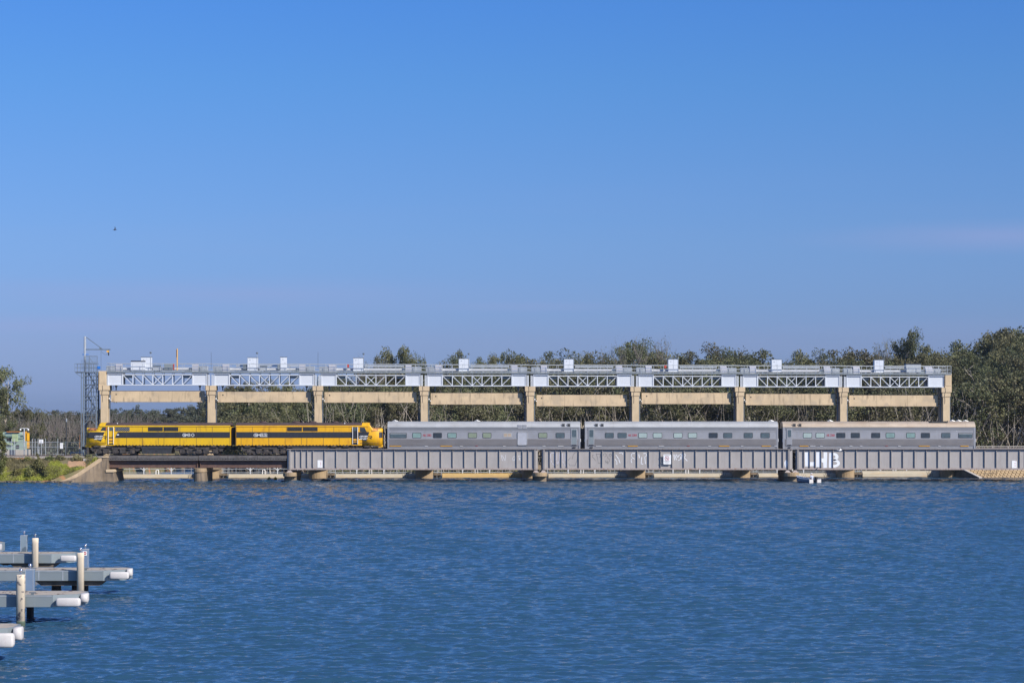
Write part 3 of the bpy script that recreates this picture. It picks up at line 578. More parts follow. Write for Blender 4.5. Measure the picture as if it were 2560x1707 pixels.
def loco(sg, rear, front, d, name_lab, paint, number):
    """sg=-1 nose to the left, +1 nose to the right; d holds photo columns"""
    t = T('diesel_locomotive', name_lab, 'locomotive', ((TX(rear)+TX(front))/2, YC, 3.2), group='yellow locomotives hauling the train')
    xr, xf = TX(rear), TX(front); S = lambda px: px*sg/20.05      # metres ahead of the given point
    zb, zg, zt = TZ(1113.2), TZ(1063.2), 7.27; w = 1.46
    xw = TX(d['wtop']); xb = TX(d['wbase']); xn = TX(d['nose0'])   # windscreen top, base, end of full-width cab
    def ring(x, w, zb, zt, c=.32, dx=0):
        pts = [(-w,zb),(-w,(zb+zt)/2),(-w,zt-c),(-w+c*.3,zt-c*.3),(-w+c,zt),(0,zt+.02),(w-c,zt),(w-c*.3,zt-c*.3),(w,zt-c),(w,(zb+zt)/2),(w,zb)]
        return [(x+dx*(z-zb)/(zt-zb), YC+y, z) for y, z in pts]
    a = MB()
    def hull(x, w, z0, z1, slant=0): return [(x+slant*(z-z0)/(z1-z0), YC+y, z) for y, z in [(-w,z0),(-w,(z0+z1)/2),(-w,z1),(w,z1),(w,(z0+z1)/2),(w,z0)]]
    a.loft([hull(xr, w, zb, zg), hull(xn, w, zb, zg)])
    a.box(min(xr,xw), max(xr,xw)-.0, YC-w-.03, YC+w+.03, zg-.17, zg+.0)
    body = t.part('body', a, paint)
    # cab top in front of the body with the raked windscreen
    a = MB(); zc = 6.30
    def cabr(x, sl, w0=w-.01, w1=w*.80):
        P = [(-w0,zc),(-w0,zg-.03),(-w0*.93,zg+.12),(-w1,zt-.12),(-w1*.55,zt+.02),(w1*.55,zt+.02),(w1,zt-.12),(w0*.93,zg+.12),(w0,zg-.03),(w0,zc)]
        return [(x+sl*(z-zc), YC+y, z) for y, z in P]
    slope = (xw-xb)/(zt-6.58)
    a.loft([cabr(xn-.02*sg, 0), cabr(xb+slope*(zc-6.58)-0.12*sg, slope)]); 
    a.loft([cabr(xb+slope*(zc-6.58)-0.119*sg, slope, w*.985, w*.79), cabr(xb+slope*(zc-6.58), slope, w*.93, w*.74)])
    t.part('cab', a, paint)
    a = MB(); k = slope; x0 = xb+slope*(zc-6.58)+.012*sg
    for s2 in (-1, 1):
        f = lambda y, z: (x0+k*(z-zc), YC+s2*y, z)
        a.poly([f(.08,6.66), f(1.18,6.66), f(1.08,7.05), f(.93,7.12), f(.08,7.15)])
    t.part('windscreen', a, M['glass_blue'])
    # nose
    a = MB(); a.smooth = True; prof = d['nose']; rings = []
    for (u, ww, zt_, zb_, c) in prof: rings.append(ring(TX(u), ww, zb_, zt_, c))
    a.loft(rings); nose = t.part('nose', a, paint)
    for p in nose.data.polygons: pass
    u0, u1 = d['nosetop']; zlo = 6.16 if sg > 0 else 6.40; a = MB(); rs = []
    for k in range(7):
        u = u0+(u1-u0)*k/6; ww = float(np.interp(u*sg, [q[0]*sg for q in (prof if sg > 0 else prof)], [q[1] for q in prof])); cc = .30
        q = [(-ww-.012, zlo+.02*k*(sg > 0)), (-ww-.012, 6.27), (-ww+cc*.27, 6.485), (-ww+cc, 6.592), (0, 6.615)]
        rs.append([(TX(u), YC+y, z) for y, z in q]+[(TX(u), YC-y, z) for y, z in reversed(q[:-1])])
    a.loft(rs, caps=False); a.smooth = True; t.part('nose_top', a, M['orange_rust'])
    a = MB(); rs = []
    for k in range(5):
        u = d['recess'][0]+(d['recess'][1]-d['recess'][0])*k/4; ww = float(np.interp(u*sg, [q[0]*sg for q in prof], [q[1] for q in prof]))+.014
        rs.append([(TX(u),YC-ww,5.40),(TX(u),YC-ww,6.12),(TX(u),YC+ww,6.12),(TX(u),YC+ww,5.40)])
    a.loft(rs); t.part('nose_shade_band', a, M['stripe'])  # dark band laid round the nose in place of its shaded front
    a = MB(); xh = TX(d['head']); a.tube([(xh-.38*sg,YC,6.36),(xh-.05*sg,YC,6.33),(xh,YC,6.33)], [.30,.30,.26], 16); h = t.part('headlight', a, paint)
    a = MB(); a.cyl((xh,YC,6.33), (xh+.012*sg,YC,6.33), .21, 16); t.part('lens', a, M['glass'], parent=h)
    for yy in (-.6, .6):
        a = MB(); a.cyl((xh-.35*sg,YC+yy,5.80), (xh+.03*sg,YC+yy,5.80), .12, 12); t.part('marker_light', a, M['white'])
    # roof
    a = MB(); a.smooth = False
    def rr(x): return [(x, YC+y, z) for y, z in [(-w-.02,zg+.001),(-w*.97,zg+.07),(-w*.80,zt-.12),(-w*.45,zt-.01),(0,zt+.02),(w*.45,zt-.01),(w*.80,zt-.12),(w*.97,zg+.07),(w+.02,zg+.001)]]
    a.loft([rr(xr+.0*sg), rr(xn-.03*sg)]); t.part('roof', a, M['roofbrown'])
    for u, r in d['fans']:
        a = MB(); a.tube([(TX(u),YC-.2,zt-.05),(TX(u),YC-.2,zt+.12),(TX(u),YC-.2,zt+.19)], [r,r,r*.8], 18); a.box(TX(u)-r*1.15, TX(u)+r*1.15, YC-.9, YC+.5, zt-.1, zt+.03); t.part('roof_fan', a, M['dark'] if sg < 0 else M['roofbrown'])
    for u in d['stacks']:
        a = MB(); a.cyl((TX(u),YC,zt-.05), (TX(u),YC,zt+.24), .10, 8); t.part('exhaust_stack', a, M['black'])
    a = MB(); a.cyl((TX(d['horn']),YC-1.1,zg+.15), (TX(d['horn']),YC-1.1,zg+.32), .06, 8); t.part('roof_beacon', a, M['white'])
    # charcoal stripe, door, windows, grilles (just proud of the side)
    for sy in (-1, 1):
        ys = lambda e: (YC-w-e, YC-w+.001) if sy < 0 else (YC+w-.001, YC+w+e)
        z1, z0 = TZ(1079.6), TZ(1094.3)
        a = MB(); p = [(TX(u), TZ(v)) for u, v in d['band']]; a.prism(p, 'y', *ys(.010))
        st = t.part('stripe', a, M['stripe'])
        for u in d['ports']:
            a = MB(); yy = ys(.022); a.cyl((TX(u),yy[0],TZ(1086.6)), (TX(u),yy[1],TZ(1086.6)), .26, 18); f = t.part('porthole', a, M['dark'])
            yy = ys(.03); a = MB(); a.cyl((TX(u),yy[0],TZ(1086.6)), (TX(u),yy[1],TZ(1086.6)), .20, 18); t.part('pane', a, M['stripe'], parent=f)
        for u in d['sports']:
            a = MB(); yy = ys(.02); a.cyl((TX(u),yy[0],TZ(1086.6)), (TX(u),yy[1],TZ(1086.6)), .10, 10); t.part('vent', a, M['black'])
        for u0, u1, kind in d['grilles']:
            a = MB(); a.box(TX(u0), TX(u1), *ys(.015), TZ(1077.6), TZ(1067.8)); gr = t.part('grille', a, M['black'])
            yy = ys(.035); b = MB()
            if kind == 'x':
                n = 7; W_ = (TX(u1)-TX(u0))/n; hh = TZ(1068.2)-TZ(1077.2)
                for i in range(n):
                    for j in range(2):
                        zz = TZ(1077.2)+j*hh/2; b.bar((TX(u0)+i*W_,yy[0],zz), (TX(u0)+(i+1)*W_,yy[0],zz+hh/2), .022, .012); b.bar((TX(u0)+i*W_,yy[0],zz+hh/2), (TX(u0)+(i+1)*W_,yy[0],zz), .022, .012)
                t.part('mesh_guard', b, M['galv'], parent=gr)
            else:
                for i in range(1, 5): b.box(TX(u0), TX(u1), yy[0] if sy < 0 else yy[1]-.02, yy[0]+.02 if sy < 0 else yy[1], TZ(1067.8+i*1.96)-.012, TZ(1067.8+i*1.96)+.012)
                for i in range(1, 6): x = TX(u0)+(TX(u1)-TX(u0))*i/6; b.box(x-.01, x+.01, yy[0]+.0 if sy < 0 else yy[1]-.018, yy[0]+.018 if sy < 0 else yy[1], TZ(1077.6), TZ(1067.8))
                t.part('louvre', b, M['dark'], parent=gr)
        a = MB()
        for u, v0, v1 in d['seams']: a.box(TX(u)-.018, TX(u)+.018, *ys(.014), TZ(v1), TZ(v0))
        a.box(min(xr,xn), max(xr,xn), *ys(.0145), TZ(1067.4), TZ(1066.9)); t.part('panel_seam', a, M['roofbrown'])
        a = MB(); i = 0; x = min(xr, TX(d['dd'][0]))
        xa, xz = sorted((xr+.3*sg, TX(d['dd'][0 if sg < 0 else 0])))
        x = xa
        while x < xz-.2: a.box(x, x+.2, *ys(.012), zb-.005, zb+.07); x += .42
        t.part('lifting_lug', a, M['black'])
        # door with recess, ladder and grab rails
        u0, u1 = d['door']; a = MB(); a.box(TX(u0), TX(u1), *ys(.016), TZ(1111), TZ(1066.8)); dr = t.part('door', a, paint if d['doorpaint'] is None else M['stripe'])
        a = MB(); a.box(TX(u0+3), TX(u1-3), *ys(.026), TZ(1076.6), TZ(1067.6)); t.part('window', a, M['glass_mid'], parent=dr)
        for v in (1093.5, 1101.5, 1109): a = MB(); a.box(TX(u0+2.5), TX(u1-2.5), *ys(.05), TZ(v+1.2), TZ(v-1.2)); t.part('step', a, M['dark'], parent=dr)
        for v0, v1 in ((1097,1100.4), (1103.2,1105)): a = MB(); a.box(TX(u0+2.5), TX(u1-2.5), *ys(.03), TZ(v1), TZ(v0)); t.part('kick_panel', a, M['safety'], parent=dr)
        for u in (u0+.6, u1-.6):
            a = MB(); yy = YC-w-.10 if sy < 0 else YC+w+.10; a.tube([(TX(u),yy+.09*(-sy),TZ(1067.5)),(TX(u),yy,TZ(1068.5)),(TX(u),yy,TZ(1109.5)),(TX(u),yy-.09*sy,TZ(1110.5))], .035, 6); t.part('grab_rail', a, M['white'])
        for u in (u0+2.6, u1-2.6):
            a = MB(); a.box(TX(u)-.03, TX(u)+.03, *ys(.03), TZ(1130), TZ(1113.5)); t.part('step_hanger', a, M['bogie'])
        a = MB(); a.prism([(TX(u), TZ(v)) for u, v in d['cabwin']], 'y', *ys(.016)); cwn = t.part('cab_window', a, M['glass'])
        if sg < 0 and sy < 0:
            a = MB(); a.box(TX(264.2), TX(266.2), YC-w-.021, YC-w-.0165, TZ(1076), TZ(1068)); t.part('curtain', a, M['redpaint'], parent=cwn)
        # lettering on both sides; only the near side is mirrored the right way round
        if sy < 0:
            yl = YC-w-.020
            a = MB(); x0, x1 = [TX(u) for u in d['num']]; word(a, number, x0, x1, TZ(1090.4), TZ(1084.0), .072, yl, gap=.22); t.part('number_lettering', a, M['white'])
            a = MB(); x0, x1 = [TX(u) for u in d['ss']]; word(a, 'SS', x0, x1, TZ(1097.3), TZ(1089.6), .075, yl, gap=.08, shear=.14, dep=.02); t.part('logo_lettering', a, M['white'])
            a = MB(); x0, x1 = [TX(u) for u in d['r']]; strokes(a, GLY['R'], x0, x1, TZ(1097.0), TZ(1090.0), .07, yl+.003, shear=.10); t.part('logo_lettering', a, M['stripe'])
            a = fontmb('SOUTHERN SHORTHAUL RAILROAD', TX(d['small'][0]), TX(d['small'][1]), TZ(1108.6), TZ(1106.2), yl+.004); t.part('company_lettering', a, M['roofbrown'])
            if d.get('oval'):
                a = MB(); a.prism([(TX(d['oval'])+.14*math.cos(q), TZ(1086.4)+.075*math.sin(q)) for q in [k*math.pi/8 for k in range(16)]], 'y', yl-.005, yl+.01); t.part('builder_plate', a, M['white'])
    # underframe
    a = MB(); u0, u1 = d['tank']; x0, x1 = sorted((TX(u0), TX(u1))); a.prism([(x0+.35,TZ(1134)),(x1-.35,TZ(1134)),(x1-.25,TZ(1121.5)),(x1,TZ(1114)),(x0,TZ(1114)),(x0+.25,TZ(1121.5))], 'y', YC-w+.08, YC+w-.08); a.box(x0+.2, x1-.2, YC-w+.05, YC-w+.079, TZ(1122.3), TZ(1121.3))
    a.cyl(((x0+x1)/2,YC-w+.02,TZ(1125.4)), ((x0+x1)/2,YC-w+.079,TZ(1125.4)), .07, 8); t.part('fuel_tank', a, M['dark'])
    a = MB(); a.box(min(xr,xn)+.05, max(xr,xn)-.05, YC-1.1, YC+1.1, TZ(1117), zb+.01); t.part('underframe', a, M['black'])
    loco_bogie(t, sorted(TX(u) for u in d['b1']), sg); loco_bogie(t, sorted(TX(u) for u in d['b2']), sg)
    a = MB(); xp = TX(d['pilot'][0]); xq = TX(d['pilot'][1])
    a.loft([[(xq,YC-1.35,TZ(1118)),(xq,YC+1.35,TZ(1118)),(xq,YC+1.35,TZ(1113)),(xq,YC-1.35,TZ(1113))],[(xp,YC-1.0,TZ(1117)),(xp,YC+1.0,TZ(1117)),(xp,YC+1.0,TZ(1112)),(xp,YC-1.0,TZ(1112))]]); t.part('buffer_beam', a, paint)
    a = MB(); a.box(min(xp+.15*(-sg),xp+.45*(-sg)), max(xp+.15*(-sg),xp+.45*(-sg)), YC-1.15, YC+1.15, 3.35, TZ(1117.5)); t.part('pilot', a, M['bogie'])
    a = MB(); a.box(min(xp,xp+.45*sg), max(xp,xp+.45*sg), YC-.14, YC+.14, 3.95, 4.25); a.box(min(xp+.45*sg,xp+.62*sg), max(xp+.45*sg,xp+.62*sg), YC-.2, YC+.2, 3.9, 4.3); t.part('coupler', a, M['bogie'])
    a = MB(); a.box(min(xr,xr-.42*sg), max(xr,xr-.42*sg), YC-.55, YC+.55, TZ(1112), TZ(1068)); a.box(min(xr,xr-.45*sg), max(xr,xr-.45*sg), YC-.2, YC+.2, 3.9, 4.3); t.part('gangway_bellows', a, M['black'])
    return t
NZ = lambda f: [(262,1.455,6.56,4.44,.30),(f[0],1.45,6.57,4.42,.28),(f[1],1.43,6.57,4.42,.30),(f[2],1.36,6.55,4.40,.32),(f[3],1.20,6.52,4.40,.34),(f[4],.98,6.47,4.42,.34),(f[5],.72,6.36,4.46,.32)]
D1 = dict(wtop=249.3, wbase=243.0, nose0=263, nose=NZ([244,234,225,217.5,213.6,212.2]), nosetop=(241.5,219), head=211.6, recess=(221,212.1), fans=[(389.6,.5),(430.4,.5)], stacks=[406,417], horn=292,
 band=[(287.3,1094.3),(294,1079.6),(574.5,1079.6),(574.5,1094.3)], ports=[308.3,403,507.8], sports=[345,439,554.6], grilles=[(287.7,324,'x'),(370,407,''),(409,445.7,'')],
 seams=[(u,1067.5,1111.5) for u in (316.5,356,395.6,410,450,490.8,530.8)]+[(574.8,1064,1112)], door=(270.3,284.5), doorpaint=None, cabwin=[(250.8,1076.4),(256.5,1067.8),(266.4,1067.8),(266.4,1076.4)],
 num=(457,484.8), ss=(236.2,255.5), r=(257.2,265), small=(219.5,266), oval=294.8, tank=(349,434), b1=(245.5,288,330), b2=(455,497,538.5), pilot=(212,227), dd=(288,0))
L1 = loco(-1, 576, 212, D1, 'leading yellow and charcoal diesel locomotive with its nose to the left, numbered GM10', M['yellow'], 'GM10')
a = MB(); a.prism([(TX(u), TZ(v)) for u, v in [(219.8,1093.6),(224,1079.6),(261.9,1079.6),(252.4,1103.2),(233,1095)]], 'y', YC-1.462-.012, YC-1.30); L1.part('stripe', a, M['stripe'])
NZ2 = [(906,1.455,6.56,4.44,.26),(925,1.45,6.57,4.42,.28),(938,1.43,6.57,4.42,.30),(947,1.30,6.56,4.38,.26),(952.5,1.14,6.56,4.36,.24),(955.6,.98,6.55,4.38,.22),(956.8,.86,6.52,4.40,.22)]
D2 = dict(wtop=920.5, wbase=930.5, nose0=905, nose=NZ2, nosetop=(928,952), head=957.6, recess=(947.5,957.0), fans=[(738,.5),(779,.5),(655,.42),(836,.42)], stacks=[752,763], horn=861,
 band=[(590.5,1094.3),(590.5,1079.6),(882,1079.6),(882,1094.3)], ports=[693,739,796.5,856.5], sports=[610,723.7,820], grilles=[(717.8,754.8,''),(757.2,794,'')],
 seams=[(u,1067.5,1079.5) for u in (631,672.5,716,834.5)]+[(u,1094.5,1111.5) for u in (602.8,631,672,713,753.5,767,808.5,848)]+[(590.6,1064,1112)], door=(881,894.8), doorpaint=1, cabwin=[(900,1079),(900,1068.2),(911.5,1068.2),(916.5,1079)],
 num=(635,668), ss=(898,917.3), r=(920,929), small=(900,948), tank=(725,820), b1=(838,880,922), b2=(622.5,665,707.5), pilot=(956.5,940), dd=(880,0))
L2 = loco(1, 589.5, 957, D2, 'second yellow and charcoal diesel locomotive with rusty nose to the right, numbered GM22', M['yellow2'], 'GM22')
a = MB(); a.prism([(TX(u), TZ(v)) for u, v in [(895.5,1093.4),(895.5,1079.6),(923.5,1079.6),(915.6,1102.6),(899,1098)]], 'y', YC-1.462-.012, YC-1.30); L2.part('stripe', a, M['stripe'])
# ------------------------------------------------------------------ carriages
def rrect(x0, x1, z0, z1, r=.1, n=3):
    P = []
    for cx, cz, a0 in ((x1-r,z1-r,0),(x0+r,z1-r,90),(x0+r,z0+r,180),(x1-r,z0+r,270)):
        for k in range(n+1): t = math.radians(a0+90*k/n); P.append((cx+r*math.cos(t), cz+r*math.sin(t)))
    return P
def carriage(u0, u1, wins, door, vents, text, tp, roof, marks, lab, extra=None):
    x0, x1 = TX(u0), TX(u1); w = 1.48
    t = T('passenger_carriage', lab, 'railway carriage', ((x0+x1)/2, YC, 3.2), group='silver passenger carriages of the train')
    zl = TZ(1113.6); zc1 = TZ(1096.8); zw1 = TZ(1079.2); zr = TZ(1068.3)
    half = [(-w+.06, 3.92), (-w+.02, zl-.02), (-w-.02, zl)]
    n = 8; hgt = zc1-zl
    for k in range(n):
        z = zl+.02+k*(hgt-.03)/n; q = (hgt-.03)/n
        half += [(-w, z), (-w-.04, z+q*.22), (-w-.04, z+q*.5), (-w, z+q*.72)]
    half += [(-w, zc1), (-w-.02, zc1+.01), (-w-.02, zc1+.05), (-w, zc1+.06), (-w, zw1), (-w-.015, zw1+.02), (-w-.015, zw1+.05), (-w, zw1+.06)]
    for k in range(3): z = zw1+.12+k*.13; half += [(-w+.0, z), (-w-.012, z+.03), (-w-.012, z+.07), (-w, z+.09)]
    half += [(-w+.01, zr)]
    P = half+[(-y, z) for y, z in reversed(half)]
    dr = door; e0, e1 = x0+.03, x1-.03
    a = MB(); a.loft([[(e0, YC+y, z) for y, z in P], [(e1, YC+y, z) for y, z in P]]); t.part('body', a, M['stainless'])
    for s_ in (-1, 1):
        a = MB()
        for k in range(n):
            z = zl+.02+k*(hgt-.03)/n; q = (hgt-.03)/n; o1, o2 = sorted((YC+s_*(w+.001), YC+s_*(w+.052))); a.box(e0+.25, e1-.25, o1, o2, z+q*.12, z+q*.66)
        a.box(e0+.25, e1-.25, *sorted((YC+s_*(w+.0), YC+s_*(w+.012))), zl+.0, zc1-.02); t.part('fluted_panel', a, M['fluted'])
        a = MB(); a.box(e0+.25, e1-.25, *sorted((YC+s_*(w+.0), YC+s_*(w+.02))), TZ(1075), zr+.0); a.box(e0+.25, e1-.25, *sorted((YC+s_*(w+.0), YC+s_*(w+.035))), zr-.05, zr); t.part('letterboard', a, M['letterb'])
    zt = 7.44; rf = [(-w-.02,zr+.002),(-w-.02,zr+.10),(-w+.05,zr+.28),(-w+.22,zr+.50),(-w+.55,zr+.66),(-.5,zt),(.5,zt),(w-.55,zr+.66),(w-.22,zr+.50),(w-.05,zr+.28),(w+.02,zr+.10),(w+.02,zr+.002)]
    a = MB(); a.loft([[(x0, YC+y, z) for y, z in rf], [(x1, YC+y, z) for y, z in rf]]); 
    k = x0+1.2
    while k < x1-.6: a.loft([[(k, YC+y*1.004, z+.008) for y, z in rf], [(k+.05, YC+y*1.004, z+.008) for y, z in rf]]); k += 2.4
    t.part('roof', a, roof)
    for xx in (x0, x1-.20):
        a = MB(); a.box(xx-.002, xx+.202, YC-w-.032, YC+w+.032, 3.95, zr); t.part('end_post', a, M['stainless'])
    for sy in (-1, 1):
        ys = lambda e: (YC-w-e, YC-w+.002) if sy < 0 else (YC+w-.002, YC+w+e)
        for p, q, m in wins:
            if m == 'small':
                a = MB(); a.box(TX(p), TX(q), *ys(.03), TZ(1093), TZ(1082)); f = t.part('window', a, M['stainless_lt'])
                a = MB(); mid = (p+q)/2; a.box(TX(p+1.5), TX(mid-.8), *ys(.034), TZ(1091.5), TZ(1083.5)); a.box(TX(mid+.8), TX(q-1.5), *ys(.034), TZ(1091.5), TZ(1083.5)); t.part('pane', a, M['stainless_or'], parent=f); continue
            a = MB(); a.prism(rrect(TX(p), TX(q), TZ(1094.6), TZ(1081.4), .09), 'y', *ys(.024)); f = t.part('window', a, M['dark'])
            a = MB(); a.prism(rrect(TX(p)+.055, TX(q)-.055, TZ(1093.6), TZ(1082.4), .07), 'y', *ys(.028)); t.part('pane', a, m, parent=f)
            if m is M['glass_mid'] and q-p > 30:
                a = MB(); a.box(TX(p)+.06, TX(q)-.06, *ys(.031), TZ(1084.4), TZ(1082.8)); t.part('blind_rail', a, M['stainless_lt'], parent=f)
        p, q = door; a = MB(); a.box(TX(p), TX(q), *ys(.060), TZ(1112.6), TZ(1071.5)); f = t.part('door', a, M['stainless'])
        a = MB(); a.prism(rrect(TX(p)+.10, TX(q)-.10, TZ(1110.5), TZ(1073), .08), 'y', *ys(.066)); t.part('door_leaf', a, M['jetty_al'] if roof is not M['stainless_or'] else M['stainless'], parent=f)
        a = MB(); a.prism(rrect(TX(p)+.14, TX(q)-.14, TZ(1092.2), TZ(1074.5), .09), 'y', *ys(.072)); t.part('pane', a, M['glass_mid'], parent=f)
        a = MB(); a.box(TX(p)+.10, TX(q)-.10, *ys(.09), TZ(1112.9), TZ(1111.2)); t.part('step', a, M['black'], parent=f); a = MB(); a.box(TX(p)+.2, TX(q)-.2, *ys(.04), TZ(1119.5), TZ(1116.8)); t.part('step', a, M['black'], parent=f)
        for p in vents:
            a = MB(); a.box(TX(p-1), TX(p+7.6), *ys(.03), TZ(1066.6), TZ(1058.4)); f = t.part('roof_vent', a, roof)
            a = MB(); a.box(TX(p), TX(p+6.6), *ys(.036), TZ(1065.8), TZ(1059.2)); t.part('louvre', a, M['dark'], parent=f)
        for p, q, v, m in marks:
            a = MB(); a.box(TX(p), TX(q), *ys(.034), TZ(v+1.0), TZ(v-.9 if m is M['orange'] else v+.1)); t.part('sill_mark', a, m)
    a = fontmb(text, TX(tp[0]), TX(tp[1]), TZ(1090.3), TZ(1084.6), YC-w-.02, .012); t.part('number_lettering', a, M['red'])
    for xc in (x0+3.2, x1-3.2):
        a = MB(); a.box(xc-1.9, xc+1.9, YC-1.25, YC-1.1, 3.55, 3.8); a.box(xc-1.9, xc+1.9, YC+1.1, YC+1.25, 3.55, 3.8); a.box(xc-.3, xc+.3, YC-1.2, YC+1.2, 3.6, 3.92); b = t.part('bogie', a, M['bogie'])
        for dx in (-1.25, 1.25): wheelset(t, b, xc+dx, 3.66, .46)
    a = MB(); a.box(x0+4.8, x1-8, YC-1.2, YC+1.2, 3.45, 3.915); t.part('underfloor_box', a, M['dark'])
    for s2, xe in ((-1, x0), (1, x1)):
        a = MB(); a.box(min(xe+.01*s2, xe+.27*s2), max(xe+.01*s2, xe+.27*s2), YC-.62, YC+.62, 4.15, 6.55); t.part('gangway_bellows', a, M['black'])
        a = MB(); a.box(min(xe, xe+.3*s2), max(xe, xe+.3*s2), YC-.12, YC+.12, 3.85, 4.1); t.part('coupler', a, M['bogie'])
        a = MB(); a.box(min(xe, xe+.05*s2), max(xe, xe+.05*s2), YC-w+.06, YC-w+.14, 4.9, 5.3); t.part('tail_lamp', a, M['white'])
    return t
Z1 = lambda a: 940+a/4.3556
Z2 = lambda a: 1440+a/4.3556
Z3 = lambda a: 1930+a/3.7333
gl, gt, gd, gmid, gg = M['glass_light'], M['glass_teal'], M['glass'], M['glass_mid'], M['glass_green']
mk = lambda Z, o, wv, rd: [(Z(a), Z(b), 1114.6, M['orange']) for a, b in o]+[(Z(a), Z(b), 1114, M['white']) for a, b in wv]+[(Z(a), Z(b), 1113.6, M['redpaint']) for a, b in rd]
C1 = carriage(968.7, 1450.9, [(Z1(a), Z1(b), m) for a, b, m in [(148,335,gmid),(395,493,gt),(622,718,gd),(778,878,gt),(1002,1100,gg),(1160,1257,gg),(1385,1480,'small'),(1767,1865,gg),(1957,2055,gmid)]], (Z1(2122),Z1(2192)), (Z1(2025),Z1(2085)), 'AK 2382', (1057.2,1078.6), M['stainless_lt'],
  mk(Z1, [(148,275),(702,830)], [(530,563),(912,943),(1382,1410),(1812,1845),(1982,2040)], [(1085,1110)]), 'first silver passenger carriage, behind the locomotives, with a bright blank freight door')
a = MB(); a.box(TX(Z1(1541)), TX(Z1(1645)), YC-1.56, YC-1.49, TZ(1112.5), TZ(1080.3)); f = C1.part('freight_door', a, M['shiny'])
a = MB(); p0, p1 = Z1(1541), Z1(1645)
for q in ((p0,p0+1.4,1112.5,1080.3),(p1-1.4,p1,1112.5,1080.3),(p0,p1,1081.6,1080.3),(p0,p1,1112.6,1111.3)): a.box(TX(q[0]), TX(q[1]), YC-1.575, YC-1.561, TZ(q[2]), TZ(q[3]))
C1.part('frame', a, M['stainless_lt'], parent=f)
for p, q in ((1545,1590),(1598,1642)):
    a = MB(); a.box(TX(Z1(p)), TX(Z1(q)), YC-1.53, YC-1.0, TZ(1071.3), TZ(1061.3)); f = C1.part('hatch', a, M['stainless_lt'])
    a = MB(); a.box(TX(Z1(p+5)), TX(Z1(q-5)), YC-1.54, YC-1.531, TZ(1070), TZ(1062.3)); C1.part('panel', a, M['stainless'], parent=f)
C2 = carriage(1462.3, 1945.2, [(Z2(a), Z2(b), m) for a, b, m in [(315,412,gmid),(453,552,gmid),(678,776,gl),(838,938,gl),(1062,1160,gl),(1220,1318,gl),(1445,1543,gd),(1604,1702,gmid),(1827,1926,gmid),(2010,2110,gmid)]], (Z2(134),Z2(200)), (Z2(208),Z2(270)), 'AK 2384', (Z2(568),Z2(662)), M['stainless_lt'],
  mk(Z2, [(565,672),(1557,1670),(2022,2120)], [(215,277),(505,535),(900,958),(1440,1470),(1795,1822),(2160,2190)], [(1210,1238)]), 'middle silver passenger carriage with four pale blinded windows')
C3 = carriage(1957.3, 2438.6, [(Z3(a), Z3(b), m) for a, b, m in [(290,373,gl),(408,492,gl),(600,685,gd),(736,820,gd),(926,1010,gd),(1062,1147,gt),(1253,1338,gt),(1390,1474,gd),(1580,1665,gmid),(1738,1873,gmid)]], (Z3(136),Z3(188)), (Z3(195),Z3(248)), 'AK 2383', (Z3(508),Z3(585)), M['stainless_or'],
  mk(Z3, [(258,340),(1370,1472),(1758,1835)], [(354,405),(448,473),(722,750),(818,842),(1176,1200),(1550,1573)], [(1060,1082)]), 'last silver passenger carriage with a rust tinted roof at the right end of the train')
a = MB(); a.box(TX(2326), TX(2371), YC-1.2, YC+1.2, 7.30, 7.46); a.bar((TX(2326),YC-1.2,7.5), (TX(2331),YC-1.2,7.36), .07); a.bar((TX(2371),YC-1.2,7.52), (TX(2366),YC-1.2,7.36), .07); C3.part('roof_hatch', a, M['dark'])
for t, u in ((C1,986),(C1,1192),(C2,1930),(C3,2418),(C3,2401),(C3,2385),(C3,2078)):
    a = MB(); a.tube([(TX(u)-.3,YC-.3,7.44),(TX(u),YC-.3,7.53),(TX(u)+.4,YC-.3,7.44)], [.08,.14,.06], 8); t.part('roof_cowl', a, M['stainless_lt'])
